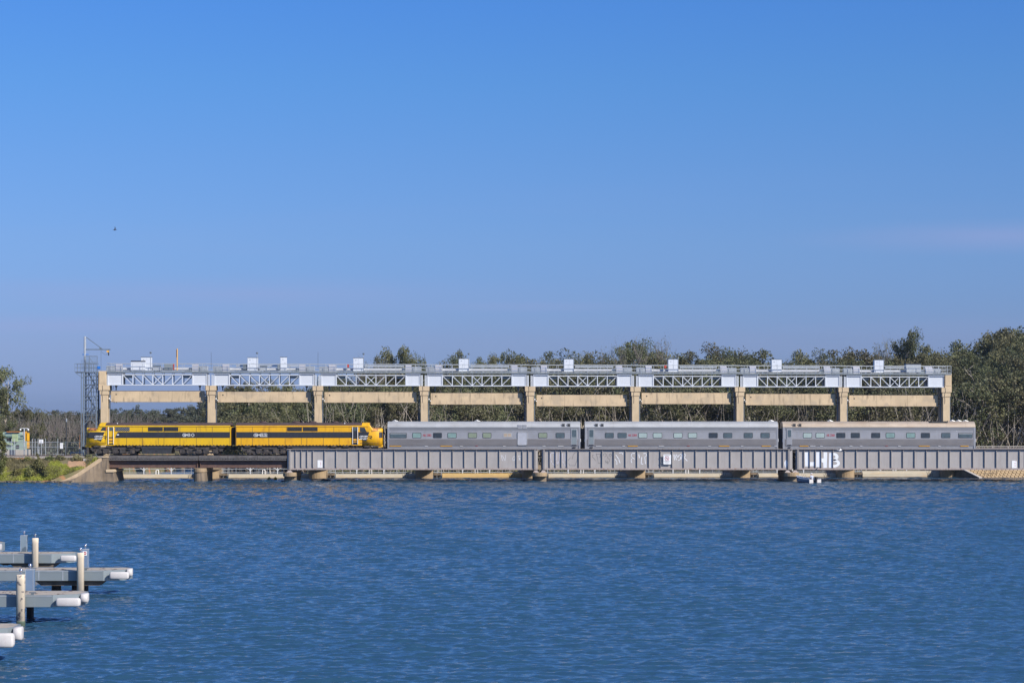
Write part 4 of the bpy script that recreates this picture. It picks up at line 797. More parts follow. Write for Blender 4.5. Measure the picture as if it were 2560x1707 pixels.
# ------------------------------------------------------------------ the weir gantry behind the train
PU = [260.3, 527.5, 794.8, 1060.5, 1325.4, 1588.7, 1849.9, 2108.8, 2366.0]
PSs = [gs(u) for u in PU]; S2 = PSs[1]
def dz(s): return -.0019*(s-S2)
ORD = ['leftmost', 'second from the left', 'third from the left', 'fourth from the left', 'middle', 'fourth from the right', 'third from the right', 'second from the right', 'rightmost']
BAY = ['leftmost, above the leading locomotive', 'second from the left, with two white cabinets', 'third from the left, above the second locomotive', 'fourth from the left, above the first silver carriage', 'fourth from the right, above the first carriage gap', 'third from the right, above the middle carriage', 'second from the right, above the last carriage gap', 'rightmost, above the last carriage']
BSH = ['first', 'second', 'third', 'fourth', 'fifth', 'sixth', 'seventh', 'last']
ZC = 12.06
def pillar(i):
    s = PSs[i]; z = dz(s)
    t = T('weir_pillar', f'tan concrete weir pillar with stepped cap, {ORD[i]} of the nine', 'pillar', (s, 0, 0), 'g', group='concrete pillars of the weir')
    base = MB(); base.prism(stadium(s, 2.3, -2.4, 7.0), 'z', -1.2, 1.175); t.part('pier_base', base, M['concrete_wet'])
    ov = .45 if i in (1, 2, 7) else 1.3; sl_b = MB(); sl_b.prism(stadium(s, 2.5, -2.4-ov, 7.2), 'z', 1.18, 1.7); t.part('base_slab', sl_b, M['concrete_dk'])  # dark slab, overhang deepened on most piers to shade the base below
    for d0, d1 in ((0, .95), (1.55, 2.45)):
        a = MB(); a.box(s-.455, s+.455, d0, d1, 1.702, 10.87+z); t.part('column', a, M['concrete'], bev=.03)
    a = MB(); a.box(s-.55, s+.55, -.06, 2.52, 10.87+z, 11.40+z); a.box(s-.50, s+.50, 0, 2.47, 10.80+z, 10.87+z); t.part('lower_cap', a, M['concrete'])
    a = MB(); a.box(s-.68, s+.68, -.14, 2.6, 11.44+z, ZC+z); a.box(s-.6, s+.6, 0, 2.5, 11.401+z, 11.439+z); t.part('cap', a, M['concrete'])
    if i in (0, 8):
        x0, x1 = (s-.68, s+.30) if i == 0 else (s-.22, s+.68)
        a = MB(); a.box(x0, x1, -.10, 2.56, ZC+z+.002, 13.93+z); a.box(x0+.1, x1-.1, -.13, -.101, ZC+z+.25, 13.75+z); t.part('end_block', a, M['concrete'] )
    # guide channel and cable at the sides of the column
    a = MB(); a.box(s+.56, s+.66, .5, .62, 2, 12.0+z); a.box(s-.72, s-.60, .5, .62, 2, 12.0+z)
    if i == 0: a = MB(); a.box(s+.60, s+.68, .5, .62, 2, 12.0+z)
    t.part('guide_channel', a, M['galv_dk'])
    if i < 8:
        a = MB(); a.ball((s+.62,.3,10.35+z), .10, 8); a.ball((s+.82,.3,10.15+z), .07, 8); t.part('lamp', a, M['white'])
    a = MB(); a.tube([(s-.2,-.17,ZC+z),(s-.16,-.17,11.5+z),(s-.28,-.09,11.0+z),(s-.2,-.03,10.6+z),(s-.22,-.03,9.9+z)], .018, 5); t.part('cable', a, M['black'])
for i in range(9): pillar(i)
def span(i):
    s0 = PSs[i]; L = PSs[i+1]-s0; z = dz(s0+L/2)+ZC; a0, a1 = .40, L-.50
    if i == 7: a1 = L-.28
    t = T('truss_span', f'white steel lattice walkway span, {BAY[i]}', 'truss span', (s0+L/2, 1.2, z), 'g', group='lattice spans of the weir gantry')
    S = lambda x: s0+x
    xa, xb = 2.40, L-2.43; n = 7; zt = 1.47
    for d, k in ((.12, 0), (2.18, 1)):
        lm_ = M['white_steel'] if k == 0 else M['jetty_al']  # back truss takes a darker colour that stands in for shade
        for (p, q) in ((a0, xa), (xb, a1)):
            a = MB(); a.box(S(p)+.12, S(q)-.12, d, d+.03, z+.14, z+1.50); t.part('end_plate', a, M['white_steel'])
            a = MB()
            for x in (S(p), S(q)-.12): a.box(x, x+.12, d-.07, d+.10, z+.14, z+1.50)
            a.box(S(p)-.02, S(q)+.02, d-.16, d+.16, z+1.501, z+1.66); t.part('plate_frame', a, M['white_steel'])
            if k == 0:
                for x in ((S(p)-.12, S(p)-.27) if p == a0 else (S(q)+.12, S(q)+.27)):
                    a = MB(); a.box(x-.05, x+.05, d-.06, d+.1, z+.02, z+1.5); t.part('end_post', a, M['white_steel'])
        a = MB(); a.box(S(a0), S(a1), d-.09, d+.10, z+.02, z+.135); t.part('bottom_chord', a, M['white_steel'])
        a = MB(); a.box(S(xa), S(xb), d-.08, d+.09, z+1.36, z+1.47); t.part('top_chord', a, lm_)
        for j in range(n+1):
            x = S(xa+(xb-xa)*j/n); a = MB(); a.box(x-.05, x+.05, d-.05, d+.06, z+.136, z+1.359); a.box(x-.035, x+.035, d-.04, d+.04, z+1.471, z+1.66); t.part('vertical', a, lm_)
        for j in range(n):
            x, y = S(xa+(xb-xa)*j/n)+.05, S(xa+(xb-xa)*(j+1)/n)-.05
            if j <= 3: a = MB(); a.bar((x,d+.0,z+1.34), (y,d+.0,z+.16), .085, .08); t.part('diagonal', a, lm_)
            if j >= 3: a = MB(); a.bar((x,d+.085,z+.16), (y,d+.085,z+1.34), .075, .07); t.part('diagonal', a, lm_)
    for j in range(1, n, 2):
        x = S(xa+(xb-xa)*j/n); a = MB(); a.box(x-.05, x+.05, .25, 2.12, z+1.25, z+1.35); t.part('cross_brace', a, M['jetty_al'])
    for p_ in (xa+.1, xb-1.2): a = MB(); a.box(S(p_), S(p_+1.0), .5, 1.8, z+1.0, z+1.3); t.part('cable_tray', a, M['jetty_al'])
    e0 = 0 if i else .35
    a = MB(); a.box(S(e0), S(L if i < 7 else L+.6), -.14, 2.56, z+1.70, z+1.76); a.box(S(e0), S(L if i < 7 else L+.6), -.16, -.141, z+1.68, z+1.86)
    t.part('walkway_deck', a, M['grating'])
    for d in (-.12, 2.52):
        a = MB(); x1 = L if i < 7 else L+.6
        for h, r in ((1.10, .032), (.60, .026), (.22, .024)): a.tube([(S(e0),d,z+1.76+h), (S(x1),d,z+1.76+h)], r, 6)
        if i in (0, 7):
            x = S(e0) if i == 0 else S(x1)
            for h in (1.10, .6): a.tube([(x,-.12,z+1.76+h), (x,2.52,z+1.76+h)], .022, 6)
            if i == 7:
                for q in (.5, 1.2, 1.9): a.tube([(x,q,z+1.76),(x,q,z+2.86)], .02, 6)
        t.part('handrail', a, M['galv'])
        xp = [S(xa+(xb-xa)*j/n) for j in range(n+1)]+[S(a0+.6), S(L-1.1)]+([S(L+.6), S(L+.1), S(L-.35)] if i == 7 else [])
        for x in xp:
            a = MB(); a.box(x-.022, x+.022, d-.02, d+.02, z+1.66, z+2.86); t.part('handrail_post', a, M['galv'])
    # hooks and hangers below the ends
    for x in (S(1.45), S(L-1.5)):
        a = MB(); a.box(x-.16, x+.16, .6, .95, z-.10, z+.02); a.prism([(x-.17,z-.10),(x+.17,z-.10),(x+.05,z-.30),(x+.09,z-.60),(x-.09,z-.60),(x-.05,z-.30)], 'y', .7, .85); t.part('lifting_block', a, M['galv_dk'])
    for s2 in (1, -1):
        x = S(.78) if s2 > 0 else S(L-.80)
        a = MB(); a.tube([(x,.8,z),(x,.8,z-.45),(x+.3*s2,.8,z-.45),(x+.3*s2,.8,z)], .03, 6); t.part('hanger_pipe', a, M['galv_dk'])
    return t
for i in range(8): span(i)
# raised concrete gate panels
PAN = [(277.2,511,977.8,1005),(544.2,778,979.3,1005.8),(811,1041.6,980,1006.6),(1076.6,1306.8,982.6,1011.2),(1341.2,1567.8,987.2,1015.4),(1604,1828,982,1010),(1864.5,2089,984.8,1012.8),(2122.8,2345,988.2,1015.9)]
PL = ['below the leftmost lattice span, against open sky', 'above the joint of the two locomotives', 'above the cab end of the second locomotive', 'above the first silver carriage, left of its freight door', 'in the fifth bay, hanging lowest of the middle panels', 'above the middle silver carriage', 'above the gap between the last two carriages', 'in the last bay, just left of the rightmost pillar']
for i, (u0, u1, v0, v1) in enumerate(PAN):
    d = .72; s0, s1 = gs(u0, d), gs(u1, d); sm_ = (u0+u1)/2; zt, zb = gz(v0, sm_, d), gz(v1, sm_, d)
    t = T('gate_panel', f'raised tan concrete gate panel {PL[i]}', 'gate panel', ((s0+s1)/2, d, zb), 'g', group='raised concrete gate panels')
    a = MB(); a.box(s0, s1, d, d+.55, zb, zt); t.part('slab', a, M['panel'], bev=.03)
    a = MB(); a.box(s0+.03, s1-.03, d+.03, d+.5, zt+.002, zt+.06); t.part('top_seal', a, M['dark'])
    a = MB()
    for f in (.31, .655): a.box(s0+(s1-s0)*f-.012, s0+(s1-s0)*f+.012, d-.004, d+.02, zb+.02, zt-.02)
    t.part('joint', a, M['concrete_dk'])
    for x in (s0+.68,):
        a = MB(); a.cyl((x,d-.015,zt-.42), (x,d+.05,zt-.42), .09, 12); t.part('lifting_eye', a, M['black'])
    for x in (s0+.4, s0+.7, s1-.8, s1-.5):
        a = MB(); a.box(x-.05, x+.05, d+.1, d+.3, zb-.09, zb-.001); t.part('bottom_lug', a, M['galv_dk'])
    for x in (s0+.05, s1+.08, s1+.2): a = MB(); a.cyl((x if x > s1 else x-.15,d+.3,3.0), (x if x > s1 else x-.15,d+.3,zb+.3 if x < s1 else 12.0), .022, 6); t.part('guide_cable', a, M['black'])
    for h in (.25, .95): a = MB(); a.box(s1+.02, s1+.5, d+.2, d+.35, zb+h, zb+h+.11); t.part('guide_arm', a, M['black'])
# machinery on the gantry deck
LU = [(265.6,290,306),(532,556.5,573),(797.6,822,839),(1064,1088,1104),(1328,1352,1368),(1590,1613.6,1629),(1850.5,1873.5,1889.8),(2108,2132,2148.7)]
RU = [(480.8,496.3,521),(748,763.6,787.4),(1014,1028.8,1054),(1278,1293.5,1318),(1539.7,1555,1580),(1800,1816,1841),(2058.8,2075,2099),(2312,2330,2352)]
def zdk(s): return 13.84+dz(s)
def rnd(s0, s1, dc, z0, r, hh):      # round-topped casing along the walkway
    P = [(dc-r,z0)]+[(dc-r*math.cos(math.pi*k/12), z0+hh-r+r*math.sin(math.pi*k/12)) for k in range(13)]+[(dc+r,z0)]
    a = MB(); a.prism(P, 'x', s0, s1); return a
for i in range(8):
    for side, (pa, pb, pc) in (('left', LU[i]), ('right', RU[i])):
        (d0, d1), (b0, b1) = ((pb, pc), (pa, pb)) if side == 'left' else ((pa, pb), (pb, pc))
        s0, s1 = gs(d0, .5), gs(d1, .5); z = zdk(s0)
        t = T('winch_cover', f'shiny round-topped winch cover at the {side} end of the {BSH[i]} bay of the gantry deck', 'winch cover', ((s0+s1)/2, .7, z), 'g', group='round winch covers on the gantry')
        t.part('cover', rnd(s0, s1, .62, z, .44, 1.02), M['shiny']); a = MB(); a.box(s0+.05, s1-.05, .2, 1.04, z-.06, z+.0); t.part('base_frame', a, M['galv'])
        s0, s1 = gs(b0, .5), gs(b1, .5)
        t = T('gearbox_housing', f'grey ribbed housing beside the {side} winch cover in the {BSH[i]} bay of the gantry deck', 'housing', ((s0+s1)/2, .7, z), 'g', group='ribbed housings on the gantry')
        t.part('casing', rnd(s0+.03, s1-.03, .62, z, .36, .80), M['galv'])
        a = MB(); x = s0+.1
        while x < s1-.1: a.add(rnd(x, x+.035, .62, z, .375, .83)); x += .155
        t.part('ribs', a, M['galv_dk'])
        a = MB(); a.box(s0+.04, s1-.04, .22, 1.0, z-.05, z+.0); t.part('base_frame', a, M['galv'])
    # cross shaft tube between the winches
    s0, s1 = gs(LU[i][2], .5)+.05, gs(RU[i][0], .5)-.05; z = zdk(s0)
    t = T('drive_shaft', f'long white tube lying along the gantry deck in the {BSH[i]} bay', 'shaft', ((s0+s1)/2, .9, z), 'g', group='white drive shafts on the gantry')
    a = MB(); a.cyl((s0,.95,z+.36), (s1,.95,z+.36), .17, 12); t.part('shaft_tube', a, M['shaft'])
    for f in (.1, .5, .9): a = MB(); x = s0+(s1-s0)*f; a.box(x-.08, x+.08, .8, 1.1, z-.06, z+.2); t.part('bearing', a, M['galv'])
    a = MB(); xw = s1-.75; a.prism([(xw,z+.02),(xw+.7,z+.02),(xw+.7,z+.38),(xw+.25,z+.38)], 'y', .25, .7); t.part('cable_ramp', a, M['jetty_al'])
    if i >= 1:
        t = T('service_duct', f'grey service duct along the back rail of the {BSH[i]} bay of the gantry', 'duct', ((s0+s1)/2, 2.3, z), 'g', group='service ducts on the gantry')
        a = MB(); sq = gs([0,590,912,1176,1438,1700,1957,2214][i], 2); a.box(sq, s1-.1, 2.15, 2.42, z+.78, z+.98); t.part('duct', a, M['galv'])
        for f in (.02, .34, .66, .98): a = MB(); x = sq+(s1-.1-sq)*f; a.box(x-.03, x+.03, 2.2, 2.3, z-.06, z+.78); t.part('bracket', a, M['galv'])
def cabinet(u0, u1, v0, v1, lab, doors=2, slant=False):
    d = .45; s0, s1 = gs(u0, d), gs(u1, d); zt = gz(v0, u0, d); z0 = gz(v1, u0, d)
    t = T('control_cabinet', lab, 'cabinet', ((s0+s1)/2, .8, z0), 'g', group='white control cabinets on the gantry')
    a = MB(); a.box(s0, s1, d, d+.75, z0, zt-.04); t.part('case', a, M['cab_white'])
    a = MB(); a.box(s0-.04, s1+.04, d-.05, d+.8, zt-.04, zt); t.part('canopy', a, M['galv_dk'])
    w = (s1-s0)/doors
    for k in range(doors):
        a = MB(); a.box(s0+k*w+.03, s0+(k+1)*w-.02, d-.02, d-.001, z0+.25, zt-.12); f = t.part('cabinet_door', a, M['cab_white'])
        a = MB(); xm = s0+w if doors == 2 else s1-.12; a.box(xm-.16 if k == 0 else xm+.05, xm-.05 if k == 0 else xm+.16, d-.035, d-.021, (z0+zt)/2+.0, (z0+zt)/2+.05)
        if k == 0: a.box(s0+.25, s0+.42, d-.035, d-.021, zt-.38, zt-.33)
        t.part('handle', a, M['galv_dk'], parent=f)
    return t
cabinet(352.3,379,892,926,'white double-door cabinet behind a grey box, in the leftmost bay of the gantry')
cabinet(618.5,644.6,893,925.5,'white double-door cabinet in the second bay, left of the narrow cabinet')
cabinet(700.7,716.8,892,925,'narrow white single-door cabinet in the second bay of the gantry',1)
for (u0,u1,v0,v1,lb) in [(883,908.7,893.8,927,'white double-door cabinet in the third bay, left of the tall tree clump'),(1147,1173,895.6,928,'white double-door cabinet in the fourth bay, above the first carriage'),(1410,1434.8,896.5,928.5,'white double-door cabinet above the gap after the first carriage'),(1670.6,1695.8,897,928.8,'white double-door cabinet next to a red box, above the middle carriage'),(1929,1954,897.6,929.5,'white double-door cabinet with no lamp beside it, before the last carriage'),(2186,2210,899,931,'white double-door cabinet in the last bay, left of the grey roofed box')]:
    cabinet(u0,u1,v0,v1,lb)
def gbox(name, lab, cat, u0, u1, v0, v1, d, dep, m, roofm=None, ov=.05):
    s0, s1 = gs(u0, d), gs(u1, d); zt, z0 = gz(v0, u0, d), gz(v1, u0, d)
    t = T(name, lab, cat, ((s0+s1)/2, d, z0), 'g')
    a = MB(); a.box(s0, s1, d, d+dep, z0, zt-.12); t.part('case', a, m)
    if roofm: a = MB(); a.prism([(s0-ov,zt-.12),(s1+ov,zt-.12),(s1-.03,zt),(s0+.03,zt)], 'y', d-ov, d+dep+ov); t.part('lid', a, roofm)
    a = MB(); a.box(s0+.1, s0+.2, d+.1, d+dep-.1, z0-.08, z0); a.box(s1-.2, s1-.1, d+.1, d+dep-.1, z0-.08, z0); t.part('foot', a, M['galv_dk'])
    return t
gbox('equipment_box', 'light grey box with dark lid left of the first white cabinet on the gantry', 'equipment box', 327,363.3,901.5,924.5,.25,1.0,M['cab_white'],M['dark'])
gbox('equipment_box', 'grey box with dark pitched lid near the right end of the gantry', 'equipment box', 2265.5,2302.5,908.6,931,.2,1.1,M['galv'],M['dark'])
gbox('fan_unit', 'small grey ribbed unit between the first cabinet and the yellow pole', 'fan unit', 382.5,401,912.8,926.5,.3,.8,M['galv'],M['galv_dk'],.03)
gbox('fan_unit', 'blue-grey box just left of the yellow pole on the gantry', 'fan unit', 410.5,432,907.5,923,.4,.8,M['jetty_al'],None)
gbox('fan_unit', 'small grey ribbed unit right of the first wide cabinet of the second bay', 'fan unit', 649.7,667.5,914,926,.3,.8,M['galv'],M['galv_dk'],.03)
gbox('motor_box', 'dark motor box close to the left side of the narrow cabinet', 'motor box', 694,700,909,925,.6,.5,M['jetty_al'],None)
gbox('motor_box', 'dark motor box at the left side of the wide cabinet of the second bay', 'motor box', 607,617,909,924,.6,.5,M['galv_dk'],None)
gbox('red_box', 'small red box left of the white cabinet in the third bay', 'red box', 868,872.5,908.5,918.5,.3,.3,M['redpaint'],None)
gbox('red_box', 'small red box left of the white cabinet above the middle carriage', 'red box', 1661,1666,911,919.5,.3,.3,M['redpaint'],None)
gbox('red_box', 'tiny red lever box just left of the tall yellow pole', 'red box', 433,435.6,907.5,924,.3,.2,M['redpaint'],None)
def pole(name, lab, cat, u, v0, v1, r, m, lamp=None, d=.3, grp=None):
    s = gs(u, d); z0, zt = gz(v1, u, d), gz(v0, u, d); t = T(name, lab, cat, (s, d, z0), 'g', group=grp)
    a = MB(); a.cyl((s,d,z0), (s,d,zt), r, 8); t.part('pole', a, m)
    if lamp: a = MB(); a.tube([(s,d,zt-.04),(s,d,zt+.02),(s,d,zt+.14),(s,d,zt+.2)], [.05,.16,.15,.05], 10); t.part('lamp_head', a, M['galv_dk'])
    return t
LN = [(376.8,883,895,'first cabinet, in the leftmost bay'),(643,884,895,'wide cabinet of the second bay'),(909,886,900,'cabinet of the third bay'),(1172,886,900,'cabinet of the fourth bay'),(1434.4,888,900,'cabinet of the fifth bay'),(1695.6,889,900,'cabinet beside the red box over the middle carriage'),(2210,891,903,'cabinet of the last bay')]
for u, v0, v1, l in LN: pole('lamp_post', f'thin stalk lamp beside the {l}', 'lamp', u, v0, v1+28, .022, M['galv'], lamp=1, d=.4, grp='stalk lamps by the cabinets')
for u, v0, l in [(528,880,'second'),(795,880,'third'),(1061,883,'fourth')]: pole('whip_antenna', f'thin dark whip antenna standing over the {l} pillar from the left', 'antenna', u, v0, 922, .016, M['dark'], grp='whip antennas on the gantry')
t = pole('marker_pole', 'tall yellow and black pole standing up from the leftmost bay of the gantry', 'pole', 442.8, 871.5, 926, .065, M['safety'])
s = gs(442.8, .3); a = MB(); a.box(s-.10, s-.02, .2, .28, gz(893,443), gz(873.5,443)); t.part('pole_strip', a, M['black'])
# low weir: sills, service walkway and hoops under the bridge
SL = {2: M['concrete_wet'], 3: M['orange_s'] if 'orange_s' in M else M['concrete_wet']}
M['sill_white'] = mat('white_stained_sill', (.42,.37,.28), .7, var=.06, scale=1.2, streak=.55, scol=(.45,.31,.16), sscale=(.6,.6,4), sthr=.52)
M['sill_tan'] = mat('ochre_sill', (.46,.31,.12), .75, var=.08, scale=1.2, streak=.5, scol=(.30,.21,.12), sscale=(.8,.8,3), sthr=.55)
for i in range(8):
    s0 = PSs[i]; L = PSs[i+1]-s0; z = 0
    t = T('weir_sill', f'long low rounded beam at the waterline in the {BSH[i]} bay of the weir' + (', ochre coloured' if i == 3 else ', pale topped'), 'weir sill', (s0+L/2, -.6, 0), 'g', group='low beams across the weir bays')
    zt = .62 if i == 3 else (.55 if i != 7 else .85); P = [(-1.0,-1.0),(-1.05,.08),(-.95,zt*.6),(-.75,zt*.9),(-.45,zt),(.1,zt),(.3,zt*.8),(.3,-1.0)]
    a = MB(); a.prism(P, 'x', s0+2.35, s0+L-1.17); t.part('beam', a, M['sill_tan'] if i == 3 else M['sill_white'])
    a = MB(); a.box(s0+2.3, s0+L-1.2, -1.25, -1.06, -.6, .10); t.part('waterline_ledge', a, M['concrete_dk'])
    a = MB(); a.box(s0+1.3, s0+2.25, -.9, .2, .38, .62); a.prism([(s0+1.3,.37),(s0+2.25,.37),(s0+1.9,.05),(s0+1.3,.05)], 'y', -.6, .2); t.part('bracket', a, M['concrete_dk'])
    a = MB(); x = s0+L-2.8
    for k in range(3): a.bar((x+k*.28,-1.1,.05), (x+k*.28+.25,-1.1,zt+.2), .035)
    t.part('grapple_bar', a, M['black'])
    t = T('service_walkway', f'low galvanised walkway with rails behind the waterline beam of the {BSH[i]} bay', 'walkway', (s0+L/2, 1.0, .6), 'g', group='low service walkways in the weir bays')
    a = MB(); a.box(s0+1.3, s0+L-1.2, .6, 1.4, .50, .56); t.part('deck', a, M['galv'])
    a = MB()
    for h in (1.18, .72):
        a.tube([(s0+1.2,.6,h), (s0+L-1.2,.6,h)], .028, 6); a.tube([(s0+1.2,1.4,h), (s0+L-1.2,1.4,h)], .022, 6)
    t.part('rail', a, M['galv'])
    for x in (1.4, 1.75, 2.3, 3.2, 10.3, 11.2):
        a = MB(); a.cyl((s0+x,.6,.5), (s0+x,.6,1.35), .025, 6); t.part('rail_post', a, M['galv'])
    for x in (5.05, 8.6):
        a = MB(); X_ = s0+x; a.box(X_-.06, X_+.06, .5, .62, .5, 1.45)
        for q in (-1, 1): a.tube([(X_+q*.06,.56,.95),(X_+q*.14,.56,1.15),(X_+q*.34,.56,1.24),(X_+q*.5,.56,1.26)], .05, 6)
        t.part('frame_post', a, M['white_steel'])
    a = MB(); X_ = s0+6.85; a.tube([(X_-.17,-.2,.5),(X_-.17,-.2,.95)]+[(X_-.17*math.cos(q),-.2,.95+.17*math.sin(q)) for q in [math.pi*k/8 for k in range(9)]]+[(X_+.17,-.2,.5)], .035, 6)
    a.tube([(X_-.17,.3,.5),(X_-.17,.3,.95)]+[(X_-.17*math.cos(q),.3,.95+.17*math.sin(q)) for q in [math.pi*k/8 for k in range(9)]]+[(X_+.17,.3,.5)], .035, 6); t.part('ladder_hoop', a, M['white'])
    for q in (.3, .9):
        a = MB(); X_ = s0+1.35+q; a.cyl((X_,-.8,.1), (X_,-.8,1.35), .03, 6); t.part('ladder_stile', a, M['galv'])
    a = MB()
    for h in (.3, .55, .8, 1.05): a.box(s0+1.66, s0+2.24, -.82, -.78, h, h+.03)
    t.part('ladder_rung', a, M['galv'])
# right abutment wall and block revetment
a = MB(); x0, y0 = PX(2446,271.5), 271.5; x1, y1 = PX(2300,279), 279.0
def wallp(f, z, off=0): return (x0+(x1-x0)*f-off*.68, y0+(y1-y0)*f-off*.73, z)
n = 6; ring = lambda off: [wallp(0,-1,off), wallp(0,.05,off), wallp(.18,.55,off), wallp(.36,1.35,off), wallp(.5,2.2,off), wallp(1,2.2,off), wallp(1,-1,off)]
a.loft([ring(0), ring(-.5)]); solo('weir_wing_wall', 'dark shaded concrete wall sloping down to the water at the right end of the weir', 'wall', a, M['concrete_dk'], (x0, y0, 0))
a = MB(); a.loft([[wallp(-.02,.0,.08), wallp(-.02,.12,.08), wallp(.36,1.5,.08), wallp(.36,1.36,.08)], [wallp(-.02,.0,-.6), wallp(-.02,.12,-.6), wallp(.36,1.5,-.6), wallp(.36,1.36,-.6)]])
solo('wall_coping', 'pale sloping coping on top of the dark weir wall', 'coping', a, M['fadedgrey'], (x0, y0-.1, .5))
a = MB(); rv = random.Random(3)
for j in range(11):
    for i in range(42):
        f0, f1 = j/11, (j+.86)/11; xx = 56.2+i*.52+(.26 if j % 2 else 0); y_ = lambda f: 275.2+6.3*f; z_ = lambda f: -.15+3.1*f
        if xx+.2 < 58.2+0*f0: continue
        a.hexa([(xx,y_(f0),z_(f0)-.15),(xx+.42,y_(f0),z_(f0)-.15),(xx+.42,y_(f1),z_(f1)-.15),(xx,y_(f1),z_(f1)-.15),(xx,y_(f0)-.05,z_(f0)+.12+rv.uniform(-.02,.03)),(xx+.42,y_(f0)-.05,z_(f0)+.12),(xx+.42,y_(f1),z_(f1)+.12),(xx,y_(f1),z_(f1)+.12+rv.uniform(-.02,.03))])
M['revet'] = mat('ochre_block', (.42,.30,.165), .9, var=.15, scale=1.5)
solo('block_revetment', 'ochre concrete block paving on the right bank below the grey girders', 'revetment', a, M['revet'], (66, 276, 0))
def railing(name, lab, cat, p, q, h, n, m, r=.03, rails=(1, .5), vert=0):
    p, q = Vector(p), Vector(q); t = T(name, lab, cat, tuple((p+q)/2))
    a = MB()
    for f in rails: a.tube([p+Vector((0,0,h*f)), q+Vector((0,0,h*f))], r, 6)
    t.part('rail', a, m)
    for k in range(n+1): a = MB(); c = p+(q-p)*k/n; a.cyl(c, c+Vector((0,0,h)), r*1.2, 6); t.part('post', a, m)
    if vert:
        a = MB()
        for k in range(vert): c = p+(q-p)*(k+.5)/vert; a.box(c.x-.012, c.x+.012, c.y-.01, c.y+.01, c.z+.05, c.z+h*max(rails)-.02)
        tag(t.part('infill_bars', a, m), kind='stuff')
    return t
railing('bank_railing', 'pale railing beyond the bridge at the right edge, behind the last carriage', 'railing', (PX(2441,266),266,PZ(1126,266)), (PX(2640,268),268,PZ(1126,268)), .55, 5, M['fadedgrey'], .04, vert=90)
railing('step_railing', 'short dark handrail on the ochre blocks near the dark wall', 'railing', (PX(2462,275),275.3,.1), (PX(2492,275.8),275.9,.25), .8, 2, M['dark'], .02)
# ------------------------------------------------------------------ stair tower and jib crane at the left end
s0, s1 = gs(209.2, .3), gs(241.2, .3); ZG = 2.9
t = T('stair_tower', 'galvanised steel stair tower with landings beside the leftmost pillar', 'stair tower', ((s0+s1)/2, 1.2, ZG), 'g')
ztop = gz(928.5, 225, .3)
for x in (s0, s1):
    for d in (.3, 2.3): a = MB(); a.box(x-.09, x+.09, d-.09, d+.09, ZG, ztop); t.part('leg', a, M['tower'])
a = MB(); a.box(s0-.36, s0-.26, .3, .4, ZG, ztop); t.part('leg', a, M['tower'])
lv = [1048, 1018.5, 989, 959.8, 929]
for k, v in enumerate(lv):
    z = gz(v, 225, .3)
    a = MB(); a.box(s0-.08, s1+.08, .2, 2.4, z-.10, z-.02); t.part('landing', a, M['galv_dk'])
    for d in (.3, 2.3):
        a = MB(); a.bar((s0,d,z-.75), (s0+.6,d,z-.1), .08); a.bar((s1,d,z-.75), (s1-.6,d,z-.1), .08); t.part('knee_brace', a, M['tower'])
        a = MB()
        for h in (1.05, .55): a.tube([(s0,d,z+h),(s1,d,z+h)], .03, 6)
        for q in range(1, 5): a.cyl((s0+(s1-s0)*q/5,d,z), (s0+(s1-s0)*q/5,d,z+1.05), .022, 5)
        t.part('handrail', a, M['tower'])
    if k < 4:
        z2 = gz(lv[k+1], 225, .3); a = MB(); dd = (1.0, 1.7) if k % 2 else (.5, 1.2); fl = 1 if k % 2 == 0 else -1
        xa, xb = ((s0+.35, s1-.35) if fl > 0 else (s1-.35, s0+.35))
        for d in dd: a.bar((xa,d,z), (xb,d,z2), .05, .16)
        for q in range(7): f = (q+.5)/7; x = xa+(xb-xa)*f; a.box(x-.12, x+.12, dd[0]+.03, dd[1]-.03, z+(z2-z)*f-.02, z+(z2-z)*f+.02)
        t.part('stair_flight', a, M['tower'])
        a = MB(); a.cyl((s0+1.02,.45,z),(s0+1.02,.45,z2), .04, 6); t.part('riser_pipe', a, M['galv_dk'])
z = gz(929, 225, .3); sb = gs(187, .3)
a = MB(); a.box(sb, s0, .2, 2.4, z-.08, z); t.part('side_landing', a, M['galv_dk'])
a = MB()
for h in (1.05, .55):
    for d in (.25, 2.35): a.tube([(sb,d,z+h),(s0,d,z+h)], .022, 6)
    a.tube([(sb,.25,z+h),(sb,2.35,z+h)], .022, 6)
for f in (0, .33, .66): 
    for d in (.25, 2.35): a.cyl((sb+(s0-sb)*f,d,z),(sb+(s0-sb)*f,d,z+1.05), .02, 6)
t.part('side_handrail', a, M['tower'])
a = MB(); a.bar((sb+.1,.3,z-.15),(s0,.3,z-.9), .07); a.bar((sb+.1,.3,z-.15),(s0,.3,z-.15), .06); t.part('bracket', a, M['tower'])
a = MB(); zt2 = gz(890, 225, .3); sr = gs(243.5, .3); sl_ = gs(212.5, .3)
for x in (sl_, sl_+.55, sr-.02): a.box(x-.03, x+.03, .3, .36, z, zt2)
for h in (1.2, zt2-z): a.box(sl_, sr, .3, .36, z+h-.05, z+h+.02)
a.bar((sl_+.5,.33,zt2-.1),(sl_+1.0,.33,z+1.2), .05)
for k in range(16): x = sl_+(sr-sl_)*(k+.5)/16; a.box(x-.006, x+.006, .32, .335, z, zt2)
for k in range(14): zz = z+(zt2-z)*(k+.5)/14; a.box(sl_, sr, .32, .335, zz-.006, zz+.006)
t.part('screen', a, M['tower'])
a = MB(); a.box(sl_-.1, s0+.55, 2.2, 2.3, z+.1, zt2-.2); a.box(s0+.6, s1, 2.2, 2.3, z+.1, z+1.5); 
a2 = MB(); 
for k in range(10): q = s0-.4+k*.12; a2.box(q, q+.015, .9, .92, z+.2, z+1.7)
t.part('cage', a2, M['tower'])
